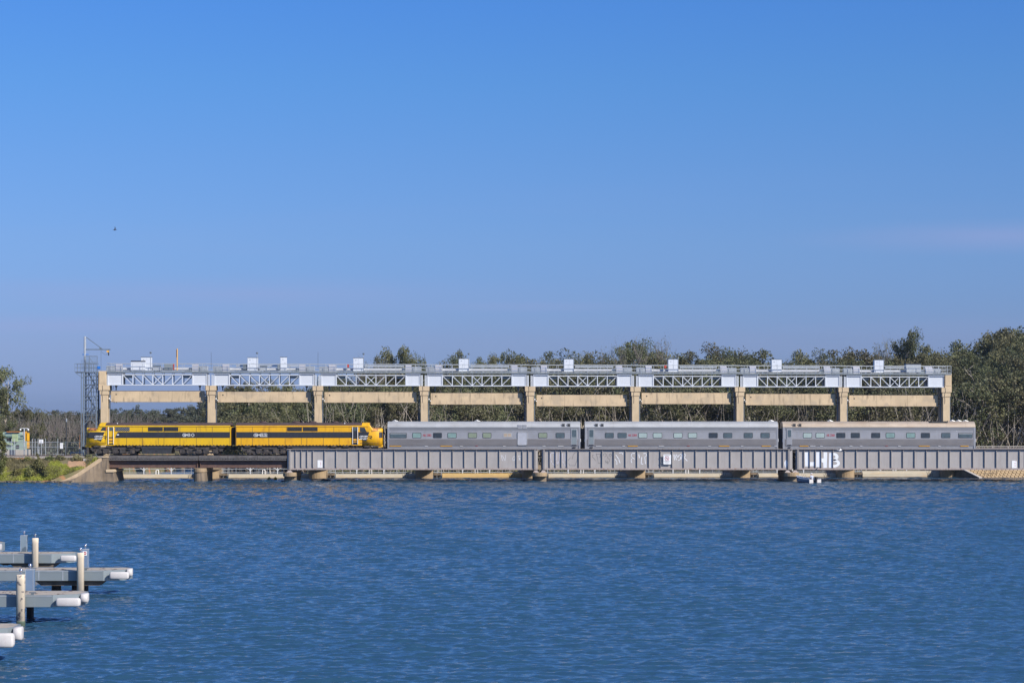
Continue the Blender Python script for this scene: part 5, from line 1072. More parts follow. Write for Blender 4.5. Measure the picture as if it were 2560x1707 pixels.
t = T('jib_crane', 'steel jib crane with sloping stay and small yellow hoist on top of the stair tower', 'jib crane', (gs(212,1.2), 1.2, z), 'g')
sc_ = gs(212, 1.0); ztp = gz(841, 212, 1.0)
a = MB(); a.cyl((sc_,1.0,z), (sc_,1.0,ztp), .13, 10); a.box(sc_+.13, sc_+.17, .95, 1.05, gz(886,212,1), ztp); t.part('mast', a, M['galv'])
za = gz(874.5, 240, 1.0); se = gs(276, 1.0)
a = MB(); a.box(sc_+.1, se, .93, 1.07, za-.02, za+.11); t.part('arm', a, M['galv_dk'])
a = MB(); a.bar((sc_+.15,1.0,gz(842.5,215,1)), (gs(256,1.0),1.0,gz(872.5,256,1)), .08); a.box(gs(248.5,1),gs(253,1),.95,1.05,za+.1,za+.32); t.part('stay', a, M['galv_dk'])
a = MB(); zb_ = gz(886,212,1); a.cyl((sc_-.18,1.0,zb_-.06),(sc_-.18,1.0,zb_+.06), .14, 8); a.box(sc_-.25, sc_+.5, .9, 1.1, zb_-.05, zb_+.05); t.part('slewing_clamp', a, M['blue'])
a = MB(); sh = gs(270,1.0); a.box(sh-.16, sh+.12, .85, 1.15, gz(880.3,270,1), gz(876.3,270,1)); h = t.part('hoist', a, M['safety'])
a = MB(); a.box(sh+.0, sh+.14, .9, 1.1, gz(888.5,272,1), gz(880.4,272,1)); a.cyl((sh+.05,1.0,za-.02),(sh+.05,1.0,gz(877,270,1)), .04, 6); t.part('hook_block', a, M['black'], parent=h)
a = MB(); pts = []
for k in range(9): f = k/8; u = 253+(268-253)*f; pts.append((gs(u,1.0),1.0,gz(877+9.5*math.sin(math.pi*f*.62)/math.sin(math.pi*.5)*1.0 if f < .99 else 883,u,1.0)))
a.tube(pts, .014, 5); a.cyl((gs(252.6,1),1.0,gz(876,252,1)),(gs(252.6,1),1.0,z-.2), .014, 5); t.part('power_cable', a, M['dark'])
gbox('hose_reel', 'bright blue round box at the top right of the stair tower', 'hose reel', 243.4,250.2,913,922,.1,.35,M['blue'],None)
# ------------------------------------------------------------------ compound on the left bank
YL = 267.0
def lt(name, lab, cat, u, Y=YL, z=2.9): return T(name, lab, cat, (PX(u,Y), Y, z))
def pbx(a, u0, u1, v0, v1, y0, y1): a.box(PX(u0,y0), PX(u1,y0), y0, y1, PZ(v1,y0), PZ(v0,y0)); return a
t = lt('pump_unit', 'pale green pump unit on a concrete plinth at the left edge, behind the fence', 'pump unit', 35, 269)
t.part('plinth', pbx(MB(), -30, 63, 1124, 1140, 269, 272), M['fadedgrey'])
a = MB(); zc = PZ(1087,269); a.cyl((PX(-30,269),270.2,zc), (PX(56,269),270.2,zc), .38, 20); t.part('tank', a, M['plantgreen'])
t.part('body', pbx(pbx(MB(), -25, 57, 1094, 1124, 269.3, 271.5), 38, 57, 1089, 1096, 269.2, 269.3), M['plantgreen'])
a = MB(); pbx(a, 17, 30, 1095, 1102, 269.25, 269.29); pbx(a, 40, 48, 1112, 1121, 269.25, 269.29); t.part('opening', a, M['black'])
a = MB(); pbx(a, -25, 60, 1094.2, 1096.5, 269.26, 269.292); t.part('shadow_strip', a, M['dark'])  # flat dark strip drawn in for the shadow under the tank
c = t.part('cabinet', pbx(MB(), 30.2, 43.4, 1084.6, 1103.2, 268.9, 269.24), M['cabgreen'])
t.part('cabinet_seam', pbx(MB(), 30.2, 43.4, 1093.2, 1093.7, 268.89, 268.899), M['dark'], parent=c)
t.part('small_box', pbx(pbx(MB(), 24, 32, 1107, 1112, 269.0, 269.28), 10, 24, 1107, 1110.5, 269.0, 269.28), M['cabgreen'])
t.part('top_beam', pbx(MB(), 16, 49, 1078, 1080.3, 269.6, 269.9), mat('orange_beam', (.42,.15,.03), .6))
a = MB(); pbx(a, 56, 62, 1079, 1086, 268.9, 269.3); t.part('junction_box', a, M['fadedgrey'])
t = lt('boom_pipe', 'vertical safety-yellow boom pipe beside the pale green pump unit', 'pipe', 69)
a = MB(); pbx(a, 67, 72.3, 1082, 1120, 266.8, 267.1); t.part('pipe', a, M['safety'])
a = MB(); pbx(a, 62.5, 66.9, 1078, 1102, 266.9, 267.1); t.part('side_pipe', a, M['orange'])
a = MB(); pbx(a, 66.8, 72.5, 1101.2, 1101.9, 266.78, 266.799); pbx(a, 66.8, 72.5, 1113, 1113.7, 266.78, 266.799); t.part('band', a, M['black'])
a = MB(); a.box(PX(68,267), PX(71,267), 266.85, 267.05, 2.9, PZ(1120,267)); t.part('foot', a, M['galv_dk'])
t = lt('lamp_post', 'grey post with two white down-curved lamps in front of the pump unit', 'lamp post', 60.5, 266)
a = MB(); a.cyl((PX(60.5,266),266,2.9), (PX(60.5,266),266,PZ(1071,266)), .085, 10); t.part('post', a, M['galv'])
for s2 in (-1, 1):
    a = MB(); xc = PX(60.8,266); a.tube([(xc,266,PZ(1071,266)),(xc+s2*.2,266,PZ(1070.3,266)),(xc+s2*.42,266,PZ(1070.5,266)),(xc+s2*.52,266,PZ(1072.5,266))], .035, 6); a.ball((xc+s2*.5,266,PZ(1074,266)), .12, 8); t.part('lamp', a, M['white'])
t = lt('dark_mast', 'tall dark slim mast behind the fence on the left bank', 'mast', 166, 268)
a = MB(); a.tube([(PX(166,268),268,2.8),(PX(166,268),268,PZ(1048,268))], [.10,.085], 8); t.part('mast', a, M['dark']); a = MB(); a.box(PX(165.4,268), PX(167.6,268), 267.9, 268.1, PZ(1054,268), PZ(1045.5,268)); t.part('head', a, M['galv'])
for u, v0, v1, w_, h_, lab in [(103.3,1098.3,1108.3,10.5,0,'square white notice on a thin post left on the bank'),]:
    t = lt('sign', lab, 'sign', u, 263.4); a = MB(); Y = 263.4; a.box(PX(98,Y), PX(108,Y), Y, Y+.02, PZ(1108.2,Y), PZ(1098.2,Y)); t.part('sign_board', a, M['white'])
    a = MB(); a.cyl((PX(103.4,Y),Y-.03,2.6), (PX(103.4,Y),Y-.03,PZ(1099,Y)), .03, 6); t.part('post', a, M['galv']); a = MB(); a.box(PX(99,Y),PX(107,Y),Y-.012,Y-.001,PZ(1107,Y),PZ(1106.4,Y)); t.part('printing', a, M['dark'])
t = lt('sign', 'upright pale notice board on the fence left of the locomotive nose', 'sign', 153.5, 264.8); Y = 264.8
a = MB(); a.box(PX(149.8,Y), PX(157.6,Y), Y, Y+.02, PZ(1121,Y), PZ(1106.8,Y)); t.part('sign_board', a, M['white']); a = MB()
for v in (1109, 1111, 1113.2, 1115.4): a.box(PX(151,Y), PX(156.2,Y), Y-.006, Y-.001, PZ(v+.35,Y), PZ(v,Y))
t.part('printing', a, M['galv'])
# fences
def fence(lab, u0, u1, Y, vt, vb, posts, m, rails):
    x0, x1 = PX(u0,Y), PX(u1,Y); zt, zb = PZ(vt,Y), PZ(vb,Y); t = T('steel_fence', lab, 'fence', ((x0+x1)/2, Y, zb))
    for v in rails: a = MB(); a.cyl((x0,Y,PZ(v,Y)), (x1,Y,PZ(v,Y)), .03, 6); t.part('rail', a, m)
    for u in posts: a = MB(); a.cyl((PX(u,Y),Y,zb), (PX(u,Y),Y,zt), .035, 6); t.part('post', a, m)
    a = MB(); x = x0
    while x < x1: a.box(x, x+.014, Y+.03, Y+.04, zb+.05, PZ(min(rails),Y)+.05); x += .115
    tag(t.part('infill_bars', a, m), kind='stuff')
fence('tall galvanised fence with vertical bars on the left bank', 0, 146, 265, 1096, 1139, (12,29,36,81,87.5,95,113.7,144.5), M['galv'], (1104.5, 1117.2))
fence('dark bar fence between the pale notice board and the locomotive nose', 146, 208, 266.2, 1103, 1139, (163.5,206), M['galv_dk'], (1105, 1117.5))
railing('low_barrier', 'short galvanised guard barrier at the foot of the stair tower', 'barrier', (PX(176.5,264),264,2.95), (PX(209,264),264,2.95), .52, 2, M['galv'], .055, rails=(1,))
railing('low_rail', 'very low rail near the pale notice board', 'railing', (PX(133,264),264,2.95), (PX(159,264),264,2.95), .32, 3, M['galv'], .025, rails=(1,))
t = lt('rusty_post', 'thin rusty post with a cream pipe stub beside the stair tower', 'post', 199, 264.5); a = MB(); a.cyl((PX(199.3,264.5),264.5,2.9),(PX(199.3,264.5),264.5,PZ(1087,264.5)), .03, 6); t.part('rod', a, M['orange_rust'])
a = MB(); a.cyl((PX(199,264.5),264.45,2.9),(PX(199,264.5),264.45,PZ(1119,264.5)), .07, 8); t.part('stub', a, M['fadedgrey'])
for u, h, l in ((94.5,22,'left'),(97.2,19,'right')):
    t = lt('valve_stand', f'grey valve standpipe behind the tall fence, {l} one of the two', 'standpipe', u, 266.5); a = MB(); Y=266.5; a.cyl((PX(u,Y),Y,2.8),(PX(u,Y),Y,PZ(1139-h,Y)), .06, 8); t.part('pipe', a, M['galv']); a = MB(); a.ball((PX(u,Y),Y,PZ(1139-h,Y)), .12, 8); t.part('valve_head', a, M['galv_dk'])
# ------------------------------------------------------------------ jetty fingers in the foreground
M['weed'] = mat('waterline_weed', (.07,.10,.07), .8, var=.3, scale=8)
def lump(mb, c, hx, hy, hz, r=.09, n=3):
    import itertools
    rings = []; st = [(-1, .55), (-.93, .88), (-.8, 1), (.8, 1), (.93, .88), (1, .55)]
    for fx, q in st:
        ring = []
        for k in range(16):
            a = 2*math.pi*k/16; ca, sa = math.cos(a), math.sin(a); e = .45
            ring.append((c[0]+hx*fx, c[1]+hy*q*math.copysign(abs(ca)**e, ca), c[2]+hz*q*math.copysign(abs(sa)**e, sa)))
        rings.append(ring)
    mb.loft(rings); return mb
def finger(lab, xr, yf, wid, xl=-32, chamfer=.9, under=None, fend=1, breaks=()):
    zt, zb = 1.15, .68; yb = yf+wid
    t = T('jetty_finger', lab, 'jetty', (xr-3, yf+wid/2, zb), group='jetty fingers')
    pl_ = [(xl,yf),(xr-1.05,yf),(xr-.15,yf+.42),(xr,yf+.75),(xr,yb-.35),(xr-.3,yb),(xl,yb)]
    a = MB(); a.prism([(x+(0 if x < xr-2 else -.05), y+(.05 if y < yf+.2 else -.05 if y > yb-.2 else 0)) for x, y in pl_], 'z', zt-.07, zt-.005); t.part('deck', a, M['jetty_deck'])
    a = MB(); n = len(pl_)
    for p, q in zip(pl_, pl_[1:]):
        p, q = Vector((*p,0)), Vector((*q,0)); d = (q-p).normalized(); nn = Vector((-d.y, d.x, 0))*.06
        a.hexa([(*(p).xy,zb),(*(q).xy,zb),(*(q+nn).xy,zb),(*(p+nn).xy,zb),(*(p).xy,zt),(*(q).xy,zt),(*(q+nn).xy,zt),(*(p+nn).xy,zt)])
    t.part('fascia', a, M['jetty_al'])
    a = MB()
    for bx in breaks: a.box(bx-.02, bx+.02, yf-.006, yf, zb+.01, zt-.01)
    a.box(xl, xr-1.1, yf-.012, yf-.0005, zt-.055, zt-.03)
    t.part('fascia_joint', a, M['galv'])
    for (ux0, ux1, dpt, y0_) in (under or []):
        a = MB(); a.prism([(ux0,zb-.001),(ux1,zb-.001),(ux1-.3,zb-dpt),(ux0+.3,zb-dpt)], 'y', yf+y0_, yf+y0_+.6); t.part('pontoon_beam', a, M['timber_br'])
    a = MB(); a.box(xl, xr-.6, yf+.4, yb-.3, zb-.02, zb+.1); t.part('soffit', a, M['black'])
    for cx_ in (xr-1.9, xr-4.3):
        a = MB(); a.box(cx_-.13, cx_+.13, yf+.16, yf+.22, zt+.06, zt+.10); a.box(cx_-.05, cx_+.05, yf+.15, yf+.23, zt-.01, zt+.06); t.part('cleat', a, M['galv_dk'])
    rg = random.Random(int(xr*77)); a = MB()
    for _ in range(70):
        x, y, r = rg.uniform(xr-7, xr-.6), rg.uniform(yf+.1, yb-.1), rg.uniform(.02,.07)
        a.poly([(x+r*math.cos(q)*rg.uniform(.5,1.6), y+r*math.sin(q), zt-.003+rg.uniform(0,.02)) for q in (0,1.2,2.4,3.6,5)])
    tag(t.part('leaf_litter', a, M['rustbrown']), kind='stuff')
    return t
def fender(lab, c, hx, hy, hz, rot=0):
    a = MB(); a.smooth = True; lump(a, (0,0,0), hx, hy, hz); me = a.mesh('fender', M['fender'])
    o = bpy.data.objects.new('fender', me); COL.objects.link(o); o.location = c; o.rotation_euler = (0, 0, rot)
    tag(o, lab, 'fender', 'white fenders on the jetty fingers'); return o
def jx(u, Y): return PX(u, Y)
F1 = finger('farthest jetty finger shown with its end in view, behind the other three', jx(181,106.5), 106.4, 1.8, under=[(jx(20,106.5),jx(148,106.5),.22,.15),(jx(-10,107),jx(30,107),.18,.9)], breaks=(jx(33.5,106.4),))
F2 = finger('longest jetty finger, reaching farthest into the river with two white fenders', jx(317,95.2), 95.1, 1.9, under=[(jx(85,95.2),jx(264,95.2),.24,.2)], breaks=(jx(97,95.1),jx(157,95.1)))
F3 = finger('third jetty finger from the back, with dry leaves on its deck', jx(201.5,82.3), 82.1, 2.05)
F4 = finger('nearest jetty finger at the bottom left corner', jx(34,69.6), 69.0, 2.0)
F0 = finger('remote jetty finger barely showing at the left edge', jx(-1.5,115.2), 115.0, 1.8)
fender('white fender on the end corner of the farthest finger', (jx(170.8,106.3),106.3,.93), .40, .14, .155)
fender('long white fender on the front of the longest finger', (jx(298.5,95.0),94.98,.93), .44, .13, .165)
fender('short white fender at the tip of the longest finger', (jx(323,95.6),95.75,1.02), .13, .32, .17, .1)
fender('long white fender on the front of the leaf-strewn third finger', (jx(171,82.0),81.98,.88), .48, .14, .17)
fender('short white fender at the tip of the leaf-strewn third finger', (jx(210,82.7),82.85,.98), .15, .34, .18, .1)
fender('big white fender on the front of the nearest finger, cut by the frame edge', (jx(5,68.9),68.85,.80), .42, .17, .24)
fender('white fender at the tip of the nearest finger', (jx(44,69.7),69.8,.93), .15, .32, .22, .1)
fender('tiny piece of white fender at the left edge of the photo', (jx(-1.5,115.1),115.0,.95), .12, .3, .17)
def post(lab, u, Y, w, m, zt=1.98, zb=-.5, front=True, knob=.075):
    X_ = PX(u, Y); t = T('mooring_pile', lab, 'pile', (X_, Y, 0), group='mooring piles along the jetty fingers')
    a = MB(); a.smooth = True; n = 16; r = w/2
    def rg_(z, q=1): return [(X_+r*q*math.copysign(abs(math.cos(2*math.pi*k/n))**.6, math.cos(2*math.pi*k/n)), Y+r*q*math.copysign(abs(math.sin(2*math.pi*k/n))**.6, math.sin(2*math.pi*k/n)), z) for k in range(n)]
    if front:
        a.loft([rg_(zb), rg_(zt-.27), rg_(zt-.25,1.05), rg_(zt-.03,1.05), rg_(zt,.95)]); t.part('sleeve', a, m)
        a = MB(); a.smooth = True; a.loft([rg_(-.5,1.03), rg_(.10,1.03), rg_(.16,1.015)]); t.part('weed_band', a, M['weed'])
        a = MB(); a.box(X_-r-.012, X_-r+.02, Y-.05, Y+.05, .2, zt-.3); t.part('edge_strip', a, M['orange_rust'])
    else:
        a.smooth = False; a.box(X_-r, X_+r, Y-r, Y+r, .45, zt); t.part('casing', a, m)
        a = MB(); a.box(X_-r-.006, X_-r+.012, Y-r-.006, Y-r+.01, .45, zt+.005); a.box(X_+r-.012, X_+r+.006, Y-r-.006, Y-r+.01, .45, zt+.005); a.box(X_-r-.004, X_+r+.004, Y-r-.004, Y+r+.004, zt-.015, zt+.012); t.part('trim', a, M['galv'])
        a = MB(); a.cyl((X_,Y,-1), (X_,Y,.45), r*.95, 14); t.part('pile', a, M['black'])
    a = MB(); a.cyl((X_,Y,zt-.01), (X_,Y,zt+.13), .022, 8); a.cyl((X_,Y,zt), (X_,Y,zt+.03), .045, 8); f = t.part('finial_stem', a, M['chrome'])
    a = MB(); a.smooth = True; a.ball((X_,Y,zt+.17), knob, 12); t.part('finial_ball', a, M['chrome'], parent=f)
    return t
post('cream pile in front of the farthest finger', 88, 106.1, .31, M['pile_tan'])
post('cream pile in front of the longest finger', 201.4, 94.8, .305, M['pile_tan'])
post('stained cream pile in front of the third finger, nearest of the three cream piles', 52, 81.8, .32, M['pile_dirty'])
post('blue-grey square pile behind the farthest finger', 60.5, 108.4, .31, mat('mirror_grey_pile', (.25,.32,.37), .3, .3, var=.08, col2=(.12,.16,.2), thr2=.5, scale2=2.2), front=False)
P2_ = post('blue-grey square pile with a red and white sign, behind the longest finger', 213.5, 97.3, .30, M['pile_grey'], front=False, knob=.08)
post('plain blue-grey square pile between the longest and the third finger', 75.5, 84.5, .31, M['pile_grey'], front=False, knob=.08)
t = T('sign', 'small square white sign with a red disc on the blue-grey pile', 'sign', (PX(211.5,97.1), 97.1, 1.7)); Y = 97.12
a = MB(); a.box(PX(206.6,Y), PX(217,Y), Y, Y+.02, PZ(1388.2,Y), PZ(1377.2,Y)); t.part('sign_board', a, M['white']); a = MB(); cx, cz = PX(212.2,Y), PZ(1382.4,Y); a.cyl((cx,Y-.006,cz), (cx,Y-.0005,cz), .072, 18); t.part('red_disc', a, M['red']); a = MB(); a.box(cx-.05,cx+.05,Y-.010,Y-.0065,cz-.012,cz+.012); t.part('white_bar', a, M['white'])
for u, Y, w, l in ((141, 96.2, .44, 'thick black pile below the middle of the longest finger'), (187.5, 96.3, .30, 'black pile hidden behind the cream pile of the longest finger')):
    a = MB(); a.cyl((PX(u,Y),Y,-1), (PX(u,Y),Y,.70), w/2, 16); t = T('jetty_pile', l, 'pile', (PX(u,Y),Y,0)); t.part('pile', a, M['black']); a = MB(); a.cyl((PX(u,Y),Y,.12), (PX(u,Y),Y,.16), w/2+.02, 16); t.part('collar', a, M['dark'])
# ------------------------------------------------------------------ buoys, dinghy with person, birds
for u, l in ((673,'left'),(688.5,'right')):
    X_ = PX(u, 264.5); t = T('buoy', f'round yellow buoy, {l} one of the pair floating below the bridge', 'buoy', (X_, 264.5, 0), group='yellow buoys below the bridge'); a = MB(); a.smooth = True; a.ball((X_,264.5,.12), .24, 12); t.part('float', a, M['safety']); a = MB(); a.cyl((X_,264.5,.34), (X_,264.5,.42), .04, 8); t.part('eye', a, M['dark'])
BO = Vector((PX(2037.5,251), 251, 0)); hd = math.radians(28)
t = T('dinghy', 'small open aluminium dinghy with white transom and outboard beside the bridge pier', 'boat', tuple(BO))
t.e.rotation_euler = (0, 0, hd); t.o = (0, 0, 0)
# local: +y forward, x right
hl = []
for y, w, zk, zs in [(0,.86,-.05,.50),(.9,.88,-.06,.50),(1.9,.80,-.06,.56),(2.8,.55,-.02,.66),(3.4,.26,.10,.76),(3.75,.03,.3,.84)]:
    hl.append([(-w,y,zs),(-w*.9,y,zk+.22),(-w*.45,y,zk),(0,y,zk-.04),(w*.45,y,zk),(w*.9,y,zk+.22),(w,y,zs),(w*.94,y,zs),(w*.84,y,zk+.25),(0,y,zk+.06),(-w*.84,y,zk+.25),(-w*.94,y,zs)])
a = MB(); a.loft(hl); t.part('hull', a, M['hull'])
a = MB()
for s2 in (-1, 1): a.tube([(s2*w_,y,z+.01) for y, w_, z in [(0,.85,.5),(.9,.87,.5),(1.9,.79,.56),(2.8,.54,.66),(3.4,.25,.76),(3.75,.02,.84)]], .035, 6)
t.part('gunwale', a, M['white'])
for x0_, x1_ in ((-.86,-.30),(.30,.86)): a = MB(); a.box(x0_, x1_, -.06, .04, -.05, .49); t.part('transom', a, M['fender'])
a = MB(); a.box(-.3, .3, -.03, .03, -.05, .40); t.part('transom_centre', a, M['dark'])
for y in (.75, 2.0): a = MB(); a.box(-.78, .78, y, y+.28, .30, .35); t.part('bench', a, M['galv'])
a = MB(); a.loft([[(-.13,-.42,.50),(.13,-.42,.50),(.13,-.1,.50),(-.13,-.1,.50)],[(-.16,-.45,.72),(.16,-.45,.72),(.16,-.05,.72),(-.16,-.05,.72)],[(-.10,-.4,.82),(.10,-.4,.82),(.10,-.12,.82),(-.10,-.12,.82)]]); ou = t.part('outboard_motor', a, M['black'])
a = MB(); a.box(-.06, .06, -.3, -.12, -.35, .50); t.part('motor_leg', a, M['black'], parent=ou)
for x in (-.25, .0, .28): a = MB(); a.tube([(x,1.9,.35),(x-.2,2.2,1.15)], .012, 5); t.part('rod', a, M['dark'])
def skinned(name, verts, edges, radii, m, sub=2):
    me = bpy.data.meshes.new(name); me.from_pydata(verts, edges, []); me.update()
    o = bpy.data.objects.new(name, me); COL.objects.link(o); sk = o.modifiers.new('s', 'SKIN')
    for i, r in enumerate(radii): me.skin_vertices[0].data[i].radius = (r if isinstance(r, tuple) else (r, r))
    me.skin_vertices[0].data[0].use_root = True
    su = o.modifiers.new('u', 'SUBSURF'); su.levels = sub; su.render_levels = sub
    dg = bpy.context.evaluated_depsgraph_get(); m2 = bpy.data.meshes.new_from_object(o.evaluated_get(dg)); bpy.data.objects.remove(o)
    m2.name = name; m2.materials.clear(); m2.materials.append(m)
    for p in m2.polygons: p.use_smooth = True
    return m2
pv = [(0,0,0),(0,.02,.22),(0,.05,.42),(0,.06,.52),(0,.07,.60),(0,.09,.72),
      (.18,.05,.46),(.30,-.02,.26),(.24,.16,.08),(-.18,.05,.46),(-.32,.02,.24),(-.24,.20,.10),
      (.11,.05,-.02),(.14,.45,.02),(.14,.50,-.36),(.14,.62,-.38),(-.11,.05,-.02),(-.14,.45,.02),(-.14,.50,-.36),(-.14,.62,-.38)]
pe = [(0,1),(1,2),(2,3),(3,4),(4,5),(2,6),(6,7),(7,8),(2,9),(9,10),(10,11),(0,12),(12,13),(13,14),(14,15),(0,16),(16,17),(17,18),(18,19)]
pr = [(.15,.11),(.15,.10),(.16,.10),.055,.085,.08,.065,.05,.035,.065,.05,.035,.09,.07,.05,.04,.09,.07,.05,.04]
pm = skinned('person', pv, pe, pr, M['skin'])
pe_ = bpy.data.objects.new('person', pm); COL.objects.link(pe_); pe_.location = Vector((0,0,0)); 
Rz = Matrix.Rotation(hd, 3, 'Z'); pe_.location = BO+Rz @ Vector((.02,.62,.44)); pe_.rotation_euler = (0, 0, hd+math.radians(20))
tag(pe_, 'person seated in the dinghy wearing a pale blue shirt, dark trousers and white cap', 'person')
def cloth(name, vi, grow, m):
    idx = {v: i for i, v in enumerate(vi)}; ed = [(idx[a_], idx[b_]) for a_, b_ in pe if a_ in idx and b_ in idx]
    mm = skinned(name, [pv[v] for v in vi], ed, [tuple(q+grow for q in (pr[v] if isinstance(pr[v], tuple) else (pr[v],)*2)) for v in vi], m)
    o = bpy.data.objects.new(name, mm); COL.objects.link(o); o.parent = pe_
cloth('shirt', [1,2,6,7,9,10,0], .018, M['shirt']); cloth('trousers', [0,12,13,14,16,17,18], .016, M['trousers'])
a = MB(); a.smooth = True; a.ball((0,.08,.745), .10, 10, sc=(1,1.05,.62)); a.tube([(0,.16,.74),(0,.26,.725)], [.07,.04], 8)
o = bpy.data.objects.new('cap', a.mesh('cap', M['white'])); COL.objects.link(o); o.parent = pe_
def bird(lab, c, sc, m, pose, yaw):
    t = T('bird', lab, 'bird', c); t.o = (0,0,0); t.e.scale = (sc,)*3; t.e.rotation_euler = (0, 0, yaw)
    a = MB(); a.smooth = True; a.tube([(-.22,0,.02),(-.12,0,.0),(0,0,0),(.12,0,.02),(.2,0,.05),(.27,0,.04)], [.01,.045,.06,.05,.035,.005], 10); t.part('body', a, m)
    for s2, (p1, p2) in zip((-1, 1), pose):
        a = MB(); i = 0
        pts = [Vector((0,0,.03)), Vector(p1), Vector(p2)]; ch = [.16, .13, .02]
        for k in range(2):
            A, B = pts[k], pts[k+1]; ca, cb_ = ch[k], ch[k+1]
            a.hexa([A+Vector((-ca/2,0,-.006)),A+Vector((ca/2,0,-.006)),B+Vector((cb_/2-.03,0,-.004)),B+Vector((-cb_/2-.03,0,-.004)),A+Vector((-ca/2,0,.008)),A+Vector((ca/2,0,.008)),B+Vector((cb_/2-.03,0,.006)),B+Vector((-cb_/2-.03,0,.006))])
        t.part('wing', a, m)
    return t
bird('white gull flying low in front of the last carriage', (PX(2100,255.5),255.5,PZ(1126,255.5)), 1.0, M['white'], (((-.25,-.05,.10),(-.42,-.1,.08)),((.18,.1,.22),(.32,.1,.42))), 0)
bird('small dark bird flying high in the blue sky at upper left', (PX(287,110),110,PZ(575,110)), .42, M['black'], (((.02,.2,.2),(-.03,.3,.48)),((-.05,-.2,-.02),(-.2,-.35,-.05))), 0)
# ------------------------------------------------------------------ trees
def leafmat(name, col, var):
    m = bpy.data.materials.new(name); m.use_nodes = True; n, l = m.node_tree.nodes, m.node_tree.links
    b = n['Principled BSDF']; b.inputs['Roughness'].default_value = .6; b.inputs['Specular IOR Level'].default_value = .35
    at = n.new('ShaderNodeAttribute'); at.attribute_name = 'tint'; oi = n.new('ShaderNodeObjectInfo')
    mx = n.new('ShaderNodeMix'); mx.data_type = 'RGBA'; l.new(at.outputs['Fac'], mx.inputs[0])
    mx.inputs[6].default_value = (*[c*(1-var) for c in col], 1); mx.inputs[7].default_value = (*[c*(1+var) for c in col], 1)
    hv = n.new('ShaderNodeHueSaturation'); l.new(mx.outputs[2], hv.inputs['Color'])
    r1 = n.new('ShaderNodeMapRange'); r1.inputs[3].default_value = .46; r1.inputs[4].default_value = .53; l.new(oi.outputs['Random'], r1.inputs[0]); l.new(r1.outputs[0], hv.inputs['Hue'])
    mm = n.new('ShaderNodeMath'); mm.operation = 'MULTIPLY'; mm.inputs[1].default_value = 7.31; l.new(oi.outputs['Random'], mm.inputs[0])
    fr = n.new('ShaderNodeMath'); fr.operation = 'FRACT'; l.new(mm.outputs[0], fr.inputs[0])
    r2 = n.new('ShaderNodeMapRange'); r2.inputs[3].default_value = .72; r2.inputs[4].default_value = 1.25; l.new(fr.outputs[0], r2.inputs[0]); l.new(r2.outputs[0], hv.inputs['Value'])
    l.new(hv.outputs[0], b.inputs['Base Color'])
    tr = n.new('ShaderNodeBsdfTranslucent'); l.new(hv.outputs[0], tr.inputs['Color']); ms = n.new('ShaderNodeMixShader'); ms.inputs[0].default_value = .25
    l.new(b.outputs[0], ms.inputs[1]); l.new(tr.outputs[0], ms.inputs[2]); l.new(ms.outputs[0], n['Material Output'].inputs[0])
    return m
M['leaf'] = leafmat('olive_foliage', (.135,.138,.066), .42)
M['leaf_far'] = leafmat('grey_green_foliage', (.10,.112,.078), .35)
M['bush'] = leafmat('bush_green', (.17,.18,.06), .4)
M['grass'] = leafmat('grass_green', (.33,.34,.06), .35)
M['grass_dk'] = leafmat('rank_weeds', (.20,.185,.09), .4)
M['bark'] = mat('pale_bark', (.44,.385,.32), .9, var=.25, scale=2, col2=(.15,.12,.10), thr2=.55, scale2=1.5)
M['bark_dk'] = mat('grey_bark', (.17,.15,.135), .9, var=.3, scale=2)
def leafmesh(name, pts, size, m, rg, droop=.4, asp=1.6):
    v, f, tn = [], [], []
    for p, tint in pts:
        d = Vector((rg.gauss(0,1), rg.gauss(0,1), rg.gauss(0,1)-droop)).normalized(); e = d.cross(Vector((rg.gauss(0,1), rg.gauss(0,1), rg.gauss(0,1)))).normalized()
        s = size*rg.uniform(.6, 1.4); a, b = d*s*asp/2, e*s/2; i = len(v)
        v += [tuple(p-a), tuple(p+b), tuple(p+a), tuple(p-b)]; f.append((i,i+1,i+2,i+3)); tn.append(tint)
    me = bpy.data.meshes.new(name); me.from_pydata(v, [], f); me.materials.append(m)
    at = me.attributes.new('tint', 'FLOAT', 'FACE'); at.data.foreach_set('value', tn); me.update(); return me
